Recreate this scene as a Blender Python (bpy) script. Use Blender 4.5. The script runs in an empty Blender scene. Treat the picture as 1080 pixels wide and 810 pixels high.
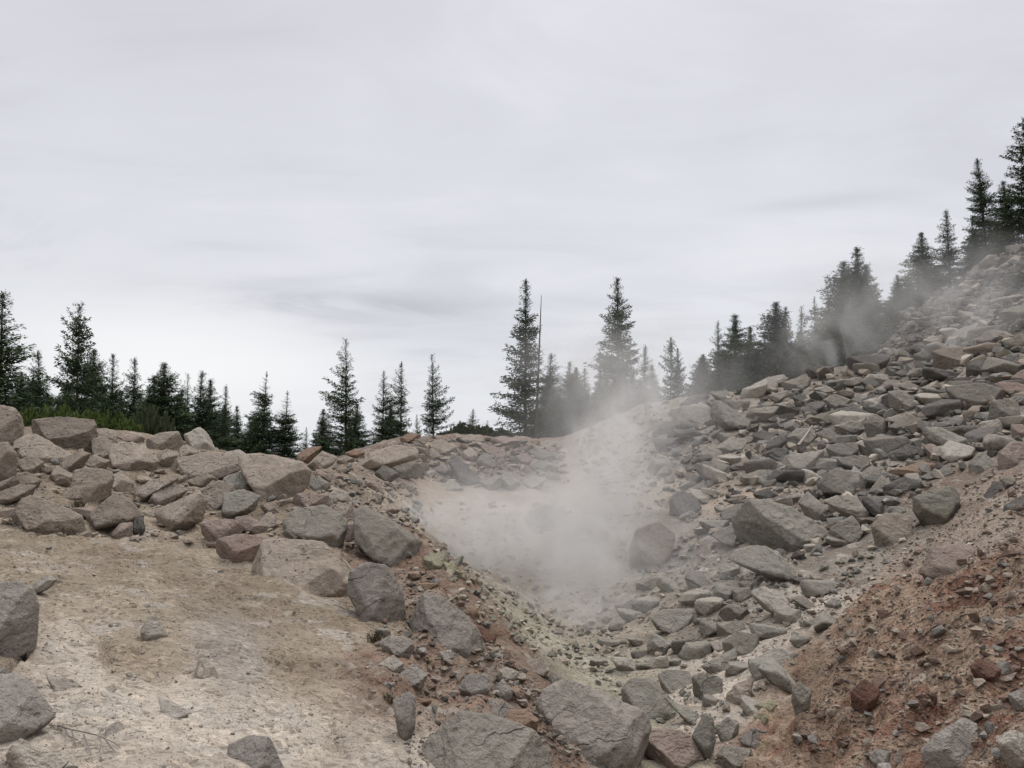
import bpy, math, random
import numpy as np

# ------------------------------------------------------------------ camera, sky, sun, exposure
scene = bpy.context.scene
F, CX, CY, HORIZ = 935.0, 540.0, 405.0, 480.0        # focal length in photo pixels (1080 wide), centre, horizon row
CAMZ = 1.6
PITCH = math.atan((HORIZ - CY) / F)
cam_d = bpy.data.cameras.new('camera'); cam = bpy.data.objects.new('camera', cam_d)
scene.collection.objects.link(cam)
cam.location = (0, 0, CAMZ); cam.rotation_euler = (math.pi / 2 + PITCH, 0, 0)
cam_d.sensor_width = 36; cam_d.lens = 36 * F / 1080
cam_d.clip_start = 0.05; cam_d.clip_end = 20000
scene.camera = cam

SUN_EL, SUN_AZ = math.radians(60), math.radians(25)   # azimuth clockwise from +Y
world = bpy.data.worlds.new('World'); scene.world = world; world.use_nodes = True
SKY_STRENGTH = 0.1

sun_d = bpy.data.lights.new('sun', 'SUN'); sun = bpy.data.objects.new('sun', sun_d)
scene.collection.objects.link(sun)
sun_d.energy = 1.5; sun_d.angle = math.radians(10); sun_d.color = (1.0, 0.96, 0.9)
sun.rotation_euler = (math.pi / 2 - SUN_EL, 0, math.pi - SUN_AZ)
sun.location = (20, 20, 60)

scene.view_settings.view_transform = 'Standard'
scene.view_settings.look = 'None'
scene.view_settings.exposure = 0.0
scene.view_settings.gamma = 1.0
scene.view_settings.use_curve_mapping = False
scene.render.engine = 'CYCLES'
cy = scene.cycles
cy.use_denoising = True
cy.use_adaptive_sampling = True
cy.adaptive_threshold = 0.02
cy.max_bounces = 6; cy.diffuse_bounces = 3; cy.glossy_bounces = 2
cy.transparent_max_bounces = 6; cy.volume_bounces = 4
cy.volume_step_rate = 1.0; cy.volume_max_steps = 128

# ------------------------------------------------------------------ node helpers
class NT:
    def __init__(s, tree): s.t = tree
    def n(s, typ, **kw):
        nd = s.t.nodes.new(typ)
        for k, v in kw.items():
            if k.startswith('i_'):
                k2 = k[2:]; k2 = int(k2) if k2.isdigit() else k2.replace('_', ' ')
                if hasattr(v, 'is_output'): s.t.links.new(v, nd.inputs[k2])
                else: nd.inputs[k2].default_value = v
            else: setattr(nd, k, v)
        return nd
    def link(s, a, b): s.t.links.new(a, b)
    def put(s, sock, v):
        if hasattr(v, 'is_output'): s.t.links.new(v, sock)
        else: sock.default_value = v
    def math(s, op, a, b=0.0, c=0.0, clamp=False):
        nd = s.n('ShaderNodeMath', operation=op, use_clamp=clamp)
        for i, v in enumerate((a, b, c)): s.put(nd.inputs[i], v)
        return nd.outputs[0]
    def vm(s, op, a, b=(0, 0, 0)):
        nd = s.n('ShaderNodeVectorMath', operation=op)
        s.put(nd.inputs[0], a)
        if op == 'SCALE': s.put(nd.inputs['Scale'], b)
        else: s.put(nd.inputs[1], b)
        return nd.outputs['Value'] if op in ('LENGTH', 'DOT_PRODUCT', 'DISTANCE') else nd.outputs[0]
    def noise(s, vec, scale, detail=4, rough=0.55, dist=0.0):
        nd = s.n('ShaderNodeTexNoise'); s.link(vec, nd.inputs['Vector'])
        nd.inputs['Scale'].default_value = scale; nd.inputs['Detail'].default_value = detail
        nd.inputs['Roughness'].default_value = rough; nd.inputs['Distortion'].default_value = dist
        return nd.outputs['Fac']
    def vor(s, vec, scale, feature='F1', out='Distance'):
        nd = s.n('ShaderNodeTexVoronoi', feature=feature); s.link(vec, nd.inputs['Vector'])
        nd.inputs['Scale'].default_value = scale
        return nd.outputs[out]
    def ramp(s, fac, lo, hi, a=0.0, b=1.0, smooth=True):
        nd = s.n('ShaderNodeMapRange'); nd.interpolation_type = 'SMOOTHSTEP' if smooth else 'LINEAR'
        s.put(nd.inputs[0], fac)
        for i, v in enumerate((lo, hi, a, b)): s.put(nd.inputs[i + 1], v)
        return nd.outputs[0]
    def mix(s, fac, a, b, blend='MIX'):
        nd = s.n('ShaderNodeMix', data_type='RGBA', blend_type=blend)
        s.put(nd.inputs[0], fac)
        for i, v in ((6, a), (7, b)):
            if isinstance(v, tuple) and len(v) == 3: v = v + (1,)
            s.put(nd.inputs[i], v)
        return nd.outputs[2]
    def bump(s, h, strength, dist, normal=None):
        nd = s.n('ShaderNodeBump'); s.put(nd.inputs['Strength'], strength); nd.inputs['Distance'].default_value = dist
        s.link(h, nd.inputs['Height'])
        if normal is not None: s.link(normal, nd.inputs['Normal'])
        return nd.outputs[0]

def srgb(*c):
    r = []
    for v in c:
        v /= 255.0
        r.append(v / 12.92 if v <= 0.04045 else ((v + 0.055) / 1.055) ** 2.4)
    return tuple(r)

ALB = 0.76
def alb(*c): return tuple(v * ALB for v in srgb(*c))

# ------------------------------------------------------------------ overcast sky (real direction space)
def dirpx(px, py):
    u, v = (px - CX) / F, (CY - py) / F
    c, s_ = math.cos(PITCH), math.sin(PITCH)
    d = np.array([u, c - v * s_, s_ + v * c]); return d / np.linalg.norm(d)
T = NT(world.node_tree); T.t.nodes.clear()
out = T.n('ShaderNodeOutputWorld'); bg = T.n('ShaderNodeBackground'); T.link(bg.outputs[0], out.inputs[0])
bg.inputs['Strength'].default_value = SKY_STRENGTH
sky = T.n('ShaderNodeTexSky', sky_type='NISHITA'); sky.sun_disc = False
sky.sun_elevation = SUN_EL; sky.sun_rotation = SUN_AZ
tc = T.n('ShaderNodeTexCoord'); gen = tc.outputs['Generated']
dn = T.vm('NORMALIZE', gen)
sep = T.n('ShaderNodeSeparateXYZ', i_0=dn)
zc = T.math('MAXIMUM', sep.outputs[2], 0.0)
den = T.math('ADD', zc, 0.22)
pl = T.n('ShaderNodeCombineXYZ', i_0=T.math('DIVIDE', sep.outputs[0], den), i_1=T.math('DIVIDE', sep.outputs[1], den), i_2=0.3)
n1 = T.noise(pl.outputs[0], 0.9, 5, 0.5, 0.4)
st = T.vm('MULTIPLY', pl.outputs[0], (1.0, 2.2, 1.0))
n2 = T.noise(st, 1.5, 6, 0.55, 0.8)
n3 = T.noise(T.vm('MULTIPLY', dn, (3.0, 3.0, 16.0)), 1.6, 6, 0.6, 0.5)
K = 1.0 / SKY_STRENGTH
def kc(*c): return tuple(v * K for v in srgb(*c))
el = T.ramp(zc, 0.02, 0.50)
base = T.mix(el, kc(229, 231, 236), kc(218, 218, 225))
cl = T.math('ADD', T.math('MULTIPLY', n1, 0.55), T.math('MULTIPLY', n2, 0.45))
base = T.mix(T.math('MULTIPLY', T.ramp(cl, 0.52, 0.36), 0.7), base, kc(207, 207, 215))
base = T.mix(T.math('MULTIPLY', T.ramp(cl, 0.50, 0.66), 0.6), base, kc(236, 237, 242))
def blob(px, py, wx, wy, rag=0.0):
    d = dirpx(px, py)
    q = T.vm('SUBTRACT', dn, tuple(d))
    right = (d[1] / math.hypot(d[0], d[1]), -d[0] / math.hypot(d[0], d[1]), 0.0)
    a = T.math('DIVIDE', T.vm('DOT_PRODUCT', q, right), wx / F)
    upv = np.cross(np.array(right), d)
    b = T.math('DIVIDE', T.vm('DOT_PRODUCT', q, tuple(upv)), wy / F)
    if rag: b = T.math('ADD', b, T.math('MULTIPLY', T.math('SUBTRACT', n3, 0.5), rag))
    e = T.math('ADD', T.math('MULTIPLY', a, a), T.math('MULTIPLY', b, b))
    return T.math('POWER', 2.718, T.math('MULTIPLY', e, -1.0))
base = T.mix(T.math('MULTIPLY', blob(185, 385, 180, 55, 0.6), 0.95), base, kc(250, 250, 251))
base = T.mix(T.math('MULTIPLY', blob(800, 265, 260, 60, 0.6), 0.45), base, kc(240, 241, 246))
wisp = T.math('MULTIPLY', blob(370, 318, 150, 15, 2.2), T.ramp(n3, 0.35, 0.7))
base = T.mix(T.math('MULTIPLY', wisp, 0.85), base, kc(186, 187, 196))
wisp2 = T.math('MULTIPLY', blob(870, 213, 85, 8, 1.6), 0.38)
base = T.mix(wisp2, base, kc(192, 193, 202))
wisp3 = T.math('MULTIPLY', blob(470, 360, 120, 22, 2.0), 0.25)
base = T.mix(wisp3, base, kc(196, 200, 210))
wisp4 = T.math('MULTIPLY', blob(790, 150, 110, 14, 1.8), 0.22)
base = T.mix(wisp4, base, kc(192, 193, 202))
# extra brightness added to the sky above the view, to light rock tops
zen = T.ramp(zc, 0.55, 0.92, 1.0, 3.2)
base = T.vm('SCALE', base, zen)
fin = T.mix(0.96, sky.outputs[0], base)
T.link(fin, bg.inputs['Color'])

# ------------------------------------------------------------------ numeric noise
_rng = np.random.RandomState(7)
_perm = np.concatenate([_rng.permutation(256)] * 3)
_g3 = _rng.normal(size=(256, 3)); _g3 /= np.linalg.norm(_g3, axis=1)[:, None]
def perlin(P, seed=0):
    P = np.asarray(P, dtype=np.float64) + seed * 17.37
    I = np.floor(P).astype(np.int64); f = P - I; I &= 255
    w = f * f * f * (f * (f * 6 - 15) + 10)
    r = np.zeros(len(P))
    for dx in (0, 1):
        for dy in (0, 1):
            h = _perm[_perm[I[:, 0] + dx] + I[:, 1] + dy]
            for dz in (0, 1):
                g = _g3[_perm[h + I[:, 2] + dz] & 255]
                d = g[:, 0] * (f[:, 0] - dx) + g[:, 1] * (f[:, 1] - dy) + g[:, 2] * (f[:, 2] - dz)
                ww = (w[:, 0] if dx else 1 - w[:, 0]) * (w[:, 1] if dy else 1 - w[:, 1]) * (w[:, 2] if dz else 1 - w[:, 2])
                r += ww * d
    return r * 1.6

# ------------------------------------------------------------------ terrain from surveyed points
def px_az_s(px, py):
    d = dirpx(px, py); h = math.hypot(d[0], d[1])
    return math.atan2(d[0], d[1]), d[2] / h
SURVEY = '''
P -120,810,3.9 0,810,4.2 150,810,4.2 300,810,4.6
W 255,690,6.4
P 60,720,5.6 180,760,5.0
P 430,810,5.0
L -120,700,5.5 0,700,6.0 150,700,6.2 300,700,6.6
R 420,720,6.6
L 0,620,8.5 150,620,9.0 300,630,9.0
L 400,660,8.6
L -120,560,12 0,565,12 130,575,12 230,585,12
L 330,610,10.5
B -120,450,19 0,500,15 120,500,16 230,520,15 330,540,14
B 0,452,19 100,456,20 200,472,20 290,490,19 340,500,20
R 430,570,13 470,620,11 520,690,8.8 560,735,7.6 600,790,6.7
R 480,720,7.4 520,770,6.3 450,660,8.8 400,610,11.5
Y 560,660,14.2 600,690,12.4 620,720,10.6
Q 590,650,16 500,600,18.5
Y 660,760,8.6 700,800,7.5 640,800,7.2
Q 450,560,20 480,590,19.5 600,620,18.5 650,600,19.5
Q 560,580,22 520,550,25
S 520,536,27.5 500,522,30 560,525,30 460,520,29 600,522,30
Q 700,520,26 640,560,22
O 400,490,29 440,480,33 520,490,34 470,462,40 520,464,40 560,470,40 600,470,42 560,500,33
G 650,440,44 690,427,44
S 650,480,36
Q 640,650,16.2 680,640,15.6
G 700,600,18.5 720,560,22 720,480,31 700,440,38 740,430,38
G 760,660,13.2 800,620,15
S 740,530,25 800,520,24
G 760,560,20 820,560,19.5 800,500,26 850,460,32 900,430,37 850,406,42 800,416,41 900,391,46 930,383,48
G 900,600,15.5 950,560,17 900,520,22 950,470,28 1000,430,33 1060,470,25 1050,400,36 1000,390,42
O 1000,500,22 960,520,20
H 960,345,57 956,337,60 998,309,66 1028,289,70 1077,264,75 1080,340,46 1000,350,53 940,372,51 1040,330,56 900,384,50
P 860,640,13.3 780,690,11.3 740,740,9.4
T 1000,540,17 1070,500,17 950,600,14.5 1040,540,14.5
K 1080,800,4.3 960,800,5.2 870,800,6.4 810,810,6.9
K 1080,700,6.0 1000,700,6.8 920,700,8.0 862,720,8.4
K 1080,620,8.4 1000,625,9.6 940,640,10.2
T 1080,560,11.5 1020,580,11.5
H 1200,200,85 1200,330,44
K 1200,500,15 1200,650,7.3 1200,800,4.0
'''
SOIL = {  # name: (colour, red stain amount)
 'L': (alb(152, 139, 120), 0.12, 0.1), 'P': (alb(189, 177, 161), 0.0, 0), 'R': (alb(138, 120, 104), 0.4, 0.3), 'B': (alb(140, 127, 109), 0.08, 0.2),
 'W': (alb(158, 148, 136), 0.0, 0), 'Y': (alb(154, 147, 128), 0.0, 0.2), 'Q': (alb(152, 141, 124), 0.0, 0.45), 'S': (alb(164, 148, 130), 0.0, 0), 'O': (alb(134, 121, 108), 0.3, 0.6), 'G': (alb(136, 128, 116), 0.06, 0.5),
 'H': (alb(94, 89, 80), 0.06, 1.0), 'T': (alb(150, 136, 121), 0.3, 0.4), 'K': (alb(152, 131, 111), 1.0, 0.5), 'F': (alb(84, 78, 64), 0.0, 0)}
ctl = []
for ln in SURVEY.strip().splitlines():
    zone, *pts = ln.split()
    for p in pts:
        a, b, r = map(float, p.split(','))
        az, s = px_az_s(a, b); ctl.append((az, math.log(r), s, zone))
def azpx(px): return math.atan2((px - CX) / F, math.cos(PITCH))
def addz(px, r, z, zone='F'):
    ctl.append((azpx(px), math.log(r), (z - CAMZ) / r, zone))
for px in (-300, -150, 0, 150, 300):
    addz(px, 33, 1.0); addz(px, 60, -.6); addz(px, 110, -3); addz(px, 300, -12)
for px, z in ((380, .6), (450, 1.2), (560, 1.7), (650, 2.6)):
    addz(px, 62, z); addz(px, 110, z - 3); addz(px, 300, -12)
for px, z in ((740, 3.3), (850, 4.6), (910, 5.8)):
    addz(px, 62, z); addz(px, 110, z - 2); addz(px, 300, -10)
for px, z, z2 in ((956, 8.5, 6), (1020, 12, 9), (1077, 16, 14), (1200, 22, 22)):
    addz(px, 92, z, 'H'); addz(px, 140, z2); addz(px, 300, -6)
for a in (-70, -45, -28, -14, 0, 14, 28, 45, 70):
    ctl.append((math.radians(a), math.log(2.0), -CAMZ / 2.0 + (-.2 if a == 0 else 0), 'L' if a < 5 else 'K'))
for a in (-62, 62):
    for r in (4, 8, 16, 30):
        z = {-62: {4: .1, 8: .5, 16: 1.6, 30: 2}, 62: {4: .5, 8: 1.2, 16: 3.5, 30: 9}}[a][r]
        ctl.append((math.radians(a), math.log(r), (z - CAMZ) / r, 'L' if a < 0 else 'K'))
CA = np.array([c[0] for c in ctl]); CL = np.array([c[1] for c in ctl]); CS = np.array([c[2] for c in ctl])
KA, KL = 3.2, 1.0
XC = np.stack([CA * KA, CL * KL], 1)
def tpsk(d2): return 0.5 * d2 * np.log(d2 + 1e-12)
def solve_tps():
    n = len(XC)
    d2 = ((XC[:, None] - XC[None]) ** 2).sum(-1)
    A = np.zeros((n + 3, n + 3)); A[:n, :n] = tpsk(d2) + np.eye(n) * 2e-4
    A[:n, n] = 1; A[:n, n + 1:] = XC; A[n:, :n] = A[:n, n:].T
    return np.linalg.solve(A, np.concatenate([CS, np.zeros(3)]))
W = solve_tps()
SIG = np.array([list(SOIL[c[3]][0]) + [SOIL[c[3]][1], SOIL[c[3]][2]] for c in ctl])
def eval_s(az, lr):
    azc = np.clip(az, -1.15, 1.15)
    q = np.stack([azc * KA, np.clip(lr, math.log(2.0), math.log(300)) * KL], 1)
    res = np.zeros(len(q)); col = np.zeros((len(q), 5))
    for i in range(0, len(q), 20000):
        d2 = ((q[i:i + 20000, None] - XC[None]) ** 2).sum(-1)
        res[i:i + 20000] = tpsk(d2) @ W[:-3] + W[-3] + q[i:i + 20000] @ W[-2:]
        w = 1.0 / (d2 + 0.0012) ** 2.2
        col[i:i + 20000] = (w @ SIG) / w.sum(1)[:, None]
    return res, col

A_LO, A_HI = math.radians(-41), math.radians(41)
NA = 860
az_d = np.linspace(A_LO, A_HI, NA)
az_all = np.concatenate([np.radians(np.arange(-180, -41, 3.0)), az_d, np.radians(np.arange(44, 180.1, 3.0))])
lr_near = np.linspace(math.log(1.6), math.log(115), 760)
lr_far = np.log(np.array([125, 140, 160, 190, 230, 300, 400, 600, 1000, 2000, 4000, 8000.]))
lr_all = np.concatenate([lr_near, lr_far])
AZ, LR = np.meshgrid(az_all, lr_all, indexing='ij')
az, lr = AZ.ravel(), LR.ravel(); rr = np.exp(lr)
s, soilc = eval_s(az, lr)
zz = CAMZ + s * rr
lin = np.clip((np.abs(az) - 1.2) / 0.9, 0, 1); lin = lin * lin * (3 - 2 * lin)
zz = zz * (1 - lin) + 0.15 * np.sin(rr * .2) * lin * np.exp(-rr / 100)
far = np.clip((rr - 250) / 300, 0, 1)
zz = zz * (1 - far) + (-14 - (rr - 250) * .004) * far
X, Y = rr * np.sin(az), rr * np.cos(az)
P2 = np.stack([X, Y, np.zeros_like(X)], 1)
near = rr < 115
zn = np.zeros_like(zz)
Pn = P2[near]; rn = rr[near]
rough = 0.75 + 1.3 * soilc[near, 3]
flat = np.exp(-((np.abs(soilc[near, :3] - np.array(alb(164, 148, 130))).sum(1)) / .06) ** 2)   # sandy ledge is smooth
rough = rough * (1 - .6 * flat)
oct_ = [(4.0, .17), (1.7, .12), (.75, .12), (.33, .072), (.15, .034), (.07, .014)]
acc = np.zeros(len(Pn))
warp = np.stack([perlin(Pn / 1.1, 31), perlin(Pn / 1.1, 32), np.zeros(len(Pn))], 1) * .35
for i, (wl, am) in enumerate(oct_):
    fade = np.clip(wl / (rn * 0.006 + 1e-6) - 1, 0, 1)
    v = perlin((Pn + warp) / wl, i + 1)
    if i in (1, 2, 3): v = 0.45 * v + 0.55 * (0.45 - np.abs(v) * 1.6)
    acc += am * v * rough * fade
rk = soilc[near, 4]
for wl, am, sd_ in ((3.4, .42, 41), (1.5, .22, 42), (.7, .10, 43)):
    v = perlin((Pn + warp * 1.5) / wl * np.array([1, 1, 1]), sd_)
    acc += rk * am * (.35 - np.abs(v) * 1.5) * np.clip(wl / (rn * 0.006 + 1e-6) - 1, 0, 1) * np.clip(rn / 30, .12, 1)
zn[near] = acc * np.clip((rn - 1.2) / 2.0, .15, 1)
zz = zz + zn
NRR = len(lr_all); ZG = zz.reshape(len(az_all), NRR)
off = int(np.argmin(np.abs(az_all - A_LO)))
ZD = ZG[off:off + NA, :len(lr_near)]
def ground_z(x, y):
    x = np.atleast_1d(np.asarray(x, float)); y = np.atleast_1d(np.asarray(y, float))
    a = np.clip((np.arctan2(x, y) - A_LO) / (A_HI - A_LO) * (NA - 1), 0, NA - 1.001)
    l = np.clip((np.log(np.hypot(x, y)) - lr_near[0]) / (lr_near[-1] - lr_near[0]) * (len(lr_near) - 1), 0, len(lr_near) - 1.001)
    i, j = a.astype(int), l.astype(int); fa, fl = a - i, l - j
    return (ZD[i, j] * (1 - fa) * (1 - fl) + ZD[i + 1, j] * fa * (1 - fl) + ZD[i, j + 1] * (1 - fa) * fl + ZD[i + 1, j + 1] * fa * fl)
RN = np.exp(lr_near)
def hit(px, py):
    """horizontal range at which the ray through a photo pixel first meets the ground (nan: none)"""
    px = np.atleast_1d(np.asarray(px, float)); py = np.atleast_1d(np.asarray(py, float))
    u, v = (px - CX) / F, (CY - py) / F
    dy = math.cos(PITCH) - v * math.sin(PITCH); dz = math.sin(PITCH) + v * math.cos(PITCH)
    a = np.arctan2(u, dy); sl = dz / np.hypot(u, dy)
    ia = np.clip(np.round((a - A_LO) / (A_HI - A_LO) * (NA - 1)).astype(int), 0, NA - 1)
    below = (CAMZ + sl[:, None] * RN[None]) < ZD[ia]
    below[:, :60] = False
    j = below.argmax(1); ok = below.any(1)
    r = RN[j].copy(); r[~ok] = np.nan
    return r, a, sl

coll = scene.collection
def make_mesh(name, V, Fc, smooth=True):
    me = bpy.data.meshes.new(name)
    V = np.asarray(V, np.float32); Fc = np.asarray(Fc, np.int32)
    k = Fc.shape[1]
    me.vertices.add(len(V)); me.vertices.foreach_set('co', V.ravel())
    me.loops.add(Fc.size); me.loops.foreach_set('vertex_index', Fc.ravel())
    me.polygons.add(len(Fc)); me.polygons.foreach_set('loop_start', np.arange(0, Fc.size, k, dtype=np.int32))
    me.polygons.foreach_set('use_smooth', np.full(len(Fc), smooth))
    me.update(calc_edges=True); me.validate()
    return me
def link(name, me, mat=None, loc=(0, 0, 0), parent=None):
    o = bpy.data.objects.new(name, me); coll.objects.link(o); o.location = loc
    if mat is not None and not me.materials: me.materials.append(mat)
    if parent is not None: o.parent = parent
    return o
def tag(o, label=None, cat=None, group=None, kind=None):
    if label: o['label'] = label
    if cat: o['category'] = cat
    if group: o['group'] = group
    if kind: o['kind'] = kind
    return o

def new_mat(name):
    m = bpy.data.materials.new(name); m.use_nodes = True
    t = NT(m.node_tree); t.t.nodes.clear()
    o = t.n('ShaderNodeOutputMaterial'); b = t.n('ShaderNodeBsdfPrincipled')
    b.inputs['Roughness'].default_value = 0.95; b.inputs['Specular IOR Level'].default_value = 0.15
    t.link(b.outputs[0], o.inputs[0])
    return m, t, b, o

# ground material
gm, t, b, _ = new_mat('volcanic_soil')
pos = t.n('ShaderNodeNewGeometry').outputs['Position']
at = t.n('ShaderNodeAttribute', attribute_name='soil')
c = at.outputs['Color']; stain = at.outputs['Alpha']
a1 = t.noise(pos, 0.55, 5, 0.6, 0.6); a2 = t.noise(pos, 2.6, 6, 0.62, 0.5); a3 = t.noise(pos, 13, 5, 0.65); a4 = t.noise(pos, 60, 3, 0.6)
c = t.mix(t.math('MULTIPLY', t.ramp(a1, 0.46, 0.58), 0.85), c, t.mix(1.0, c, (1.32, 1.34, 1.36), 'MULTIPLY'))
c = t.mix(t.math('MULTIPLY', t.ramp(a2, 0.54, 0.63), t.math('SUBTRACT', .62, t.math('MULTIPLY', stain, .3))), c, alb(190, 182, 170))
c = t.mix(t.math('MULTIPLY', t.ramp(a2, 0.47, 0.30), 0.6), c, t.mix(1.0, c, (.68, .65, .61), 'MULTIPLY'))
redf = t.math('MULTIPLY', stain, t.ramp(t.noise(pos, 1.3, 6, .65, .8), .45, .58))
c = t.mix(t.math('MULTIPLY', redf, .75), c, alb(128, 88, 71))
och = t.math('MULTIPLY', stain, t.ramp(t.noise(pos, 2.1, 5, .6, .6), .57, .72))
c = t.mix(t.math('MULTIPLY', och, .5), c, alb(184, 162, 126))
vcol = t.n('ShaderNodeTexVoronoi'); t.link(t.vm('ADD', pos, t.vm('SCALE', t.n('ShaderNodeTexNoise', i_Vector=pos, i_Scale=9.0).outputs['Color'], .06)), vcol.inputs['Vector'])
vcol.inputs['Scale'].default_value = 24
vs = t.n('ShaderNodeSeparateColor', i_0=vcol.outputs['Color'])
c = t.mix(t.math('MULTIPLY', t.ramp(vs.outputs[0], .72, .95), .45), c, t.mix(1.0, c, (1.55, 1.5, 1.45), 'MULTIPLY'))
c = t.mix(t.math('MULTIPLY', t.ramp(vs.outputs[1], .76, .97), .55), c, t.mix(1.0, c, (.46, .44, .42), 'MULTIPLY'))
c = t.mix(t.math('MULTIPLY', t.ramp(a3, .44, .28), t.math('ADD', .55, t.math('MULTIPLY', stain, .35))), c, t.mix(1.0, c, (.48, .46, .43), 'MULTIPLY'))
c = t.mix(t.math('MULTIPLY', t.ramp(a4, .44, .30), t.math('ADD', .5, t.math('MULTIPLY', stain, .4))), c, t.mix(1.0, c, (.5, .48, .46), 'MULTIPLY'))
c = t.mix(t.math('MULTIPLY', t.ramp(a4, .58, .72), .4), c, t.mix(1.0, c, (1.4, 1.38, 1.35), 'MULTIPLY'))
t.link(c, b.inputs['Base Color'])
h = t.math('ADD', t.math('MULTIPLY', a3, .5), t.math('MULTIPLY', a4, .16))
h = t.math('ADD', h, t.math('MULTIPLY', t.ramp(vcol.outputs['Distance'], .0, .6, .22, 0), t.ramp(vs.outputs[2], .4, .7)))
h = t.math('ADD', h, t.math('MULTIPLY', t.noise(pos, 160, 2, .6), .05))
t.link(t.bump(h, 1.0, .13), b.inputs['Normal'])

nA, nR = len(az_all), NRR
idx = np.arange(nA * nR).reshape(nA, nR)
quads = np.stack([idx[:-1, :-1], idx[1:, :-1], idx[1:, 1:], idx[:-1, 1:]], -1).reshape(-1, 4)[:, ::-1]
V = np.stack([X, Y, zz], 1)
cen = len(V); V = np.vstack([V, [[0, 0, float(ZG[:, 0].mean())]]])
me = make_mesh('ground', V, quads)
ca = me.color_attributes.new('soil', 'FLOAT_COLOR', 'POINT')
cc = np.vstack([soilc, soilc[:1]])[:, :4].astype(np.float32); ca.data.foreach_set('color', cc.ravel())
tag(link('ground', me, gm), kind='structure')

# ------------------------------------------------------------------ rocks
def ico(sub):
    import bmesh
    bm = bmesh.new(); bmesh.ops.create_icosphere(bm, subdivisions=sub, radius=1.0)
    v = np.array([x.co[:] for x in bm.verts]); f = np.array([[q.index for q in p.verts] for p in bm.faces]); bm.free()
    return v, f
ICO = {k: ico(k) for k in (1, 2, 3, 4, 5, 6)}

def rock_mat(name, col, var, stainc, stain_amt, pits=0.5, pale=0.35):
    m, t, b, _ = new_mat(name)
    oi = t.n('ShaderNodeObjectInfo')
    tc = t.n('ShaderNodeTexCoord').outputs['Object']
    rv = t.vm('SCALE', t.n('ShaderNodeCombineXYZ', i_0=oi.outputs['Random'], i_1=t.math('MULTIPLY', oi.outputs['Random'], 3.7), i_2=t.math('MULTIPLY', oi.outputs['Random'], 7.1)).outputs[0], 40.0)
    p = t.vm('ADD', tc, rv)
    n1 = t.noise(p, 1.7, 5, .6, .6); n2 = t.noise(p, 7, 6, .65, .4); n3 = t.noise(p, 38, 4, .65); n4 = t.noise(p, 110, 2, .6)
    r2 = t.math('FRACT', t.math('MULTIPLY', oi.outputs['Random'], 13.7))
    c = t.mix(oi.outputs['Random'], tuple(x * (1 - var) for x in col), tuple(min(1, x * (1 + var)) for x in col))
    c = t.mix(t.math('MULTIPLY', r2, stain_amt * .6), c, stainc)
    c = t.mix(t.math('MULTIPLY', t.ramp(n1, .46, .66), stain_amt), c, stainc)
    c = t.mix(t.math('MULTIPLY', t.ramp(n2, .52, .70), pale), c, t.mix(1.0, c, (1.45, 1.44, 1.42), 'MULTIPLY'))
    c = t.mix(t.math('MULTIPLY', t.ramp(n2, .46, .30), .55), c, t.mix(1.0, c, (.58, .56, .54), 'MULTIPLY'))
    c = t.mix(t.math('MULTIPLY', t.ramp(n3, .42, .28), .5), c, t.mix(1.0, c, (.5, .48, .46), 'MULTIPLY'))
    c = t.mix(t.math('MULTIPLY', t.ramp(n3, .58, .74), .35), c, t.mix(1.0, c, (1.4, 1.4, 1.4), 'MULTIPLY'))
    v = t.vor(t.vm('ADD', p, t.vm('SCALE', t.n('ShaderNodeTexNoise', i_Vector=p, i_Scale=6.0).outputs['Color'], .12)), 14)
    pit = t.math('MULTIPLY', t.ramp(v, .26, .12), t.ramp(t.noise(p, 2.3, 3, .5), .45, .6))
    c = t.mix(t.math('MULTIPLY', pit, pits), c, tuple(x * .25 for x in col))
    t.link(c, b.inputs['Base Color'])
    h = t.math('ADD', t.math('ADD', t.math('MULTIPLY', n2, .8), t.math('MULTIPLY', t.noise(p, 3.0, 5, .6, .5), .9)), t.math('ADD', t.math('MULTIPLY', n3, .22), t.math('MULTIPLY', n4, .06)))
    wv = t.vm('ADD', p, t.vm('SCALE', t.n('ShaderNodeTexNoise', i_Vector=p, i_Scale=2.2, i_Detail=4.0).outputs['Color'], .55))
    crk = t.math('MULTIPLY', t.ramp(t.vor(wv, 1.5, 'DISTANCE_TO_EDGE'), .016, .002), t.ramp(t.noise(p, 1.1, 2, .5), .50, .62))
    h = t.math('SUBTRACT', h, t.math('MULTIPLY', crk, .3))
    h = t.math('SUBTRACT', h, t.math('MULTIPLY', pit, pits * .3))
    t.link(t.bump(h, 1.0, .10), b.inputs['Normal'])
    return m
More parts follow.
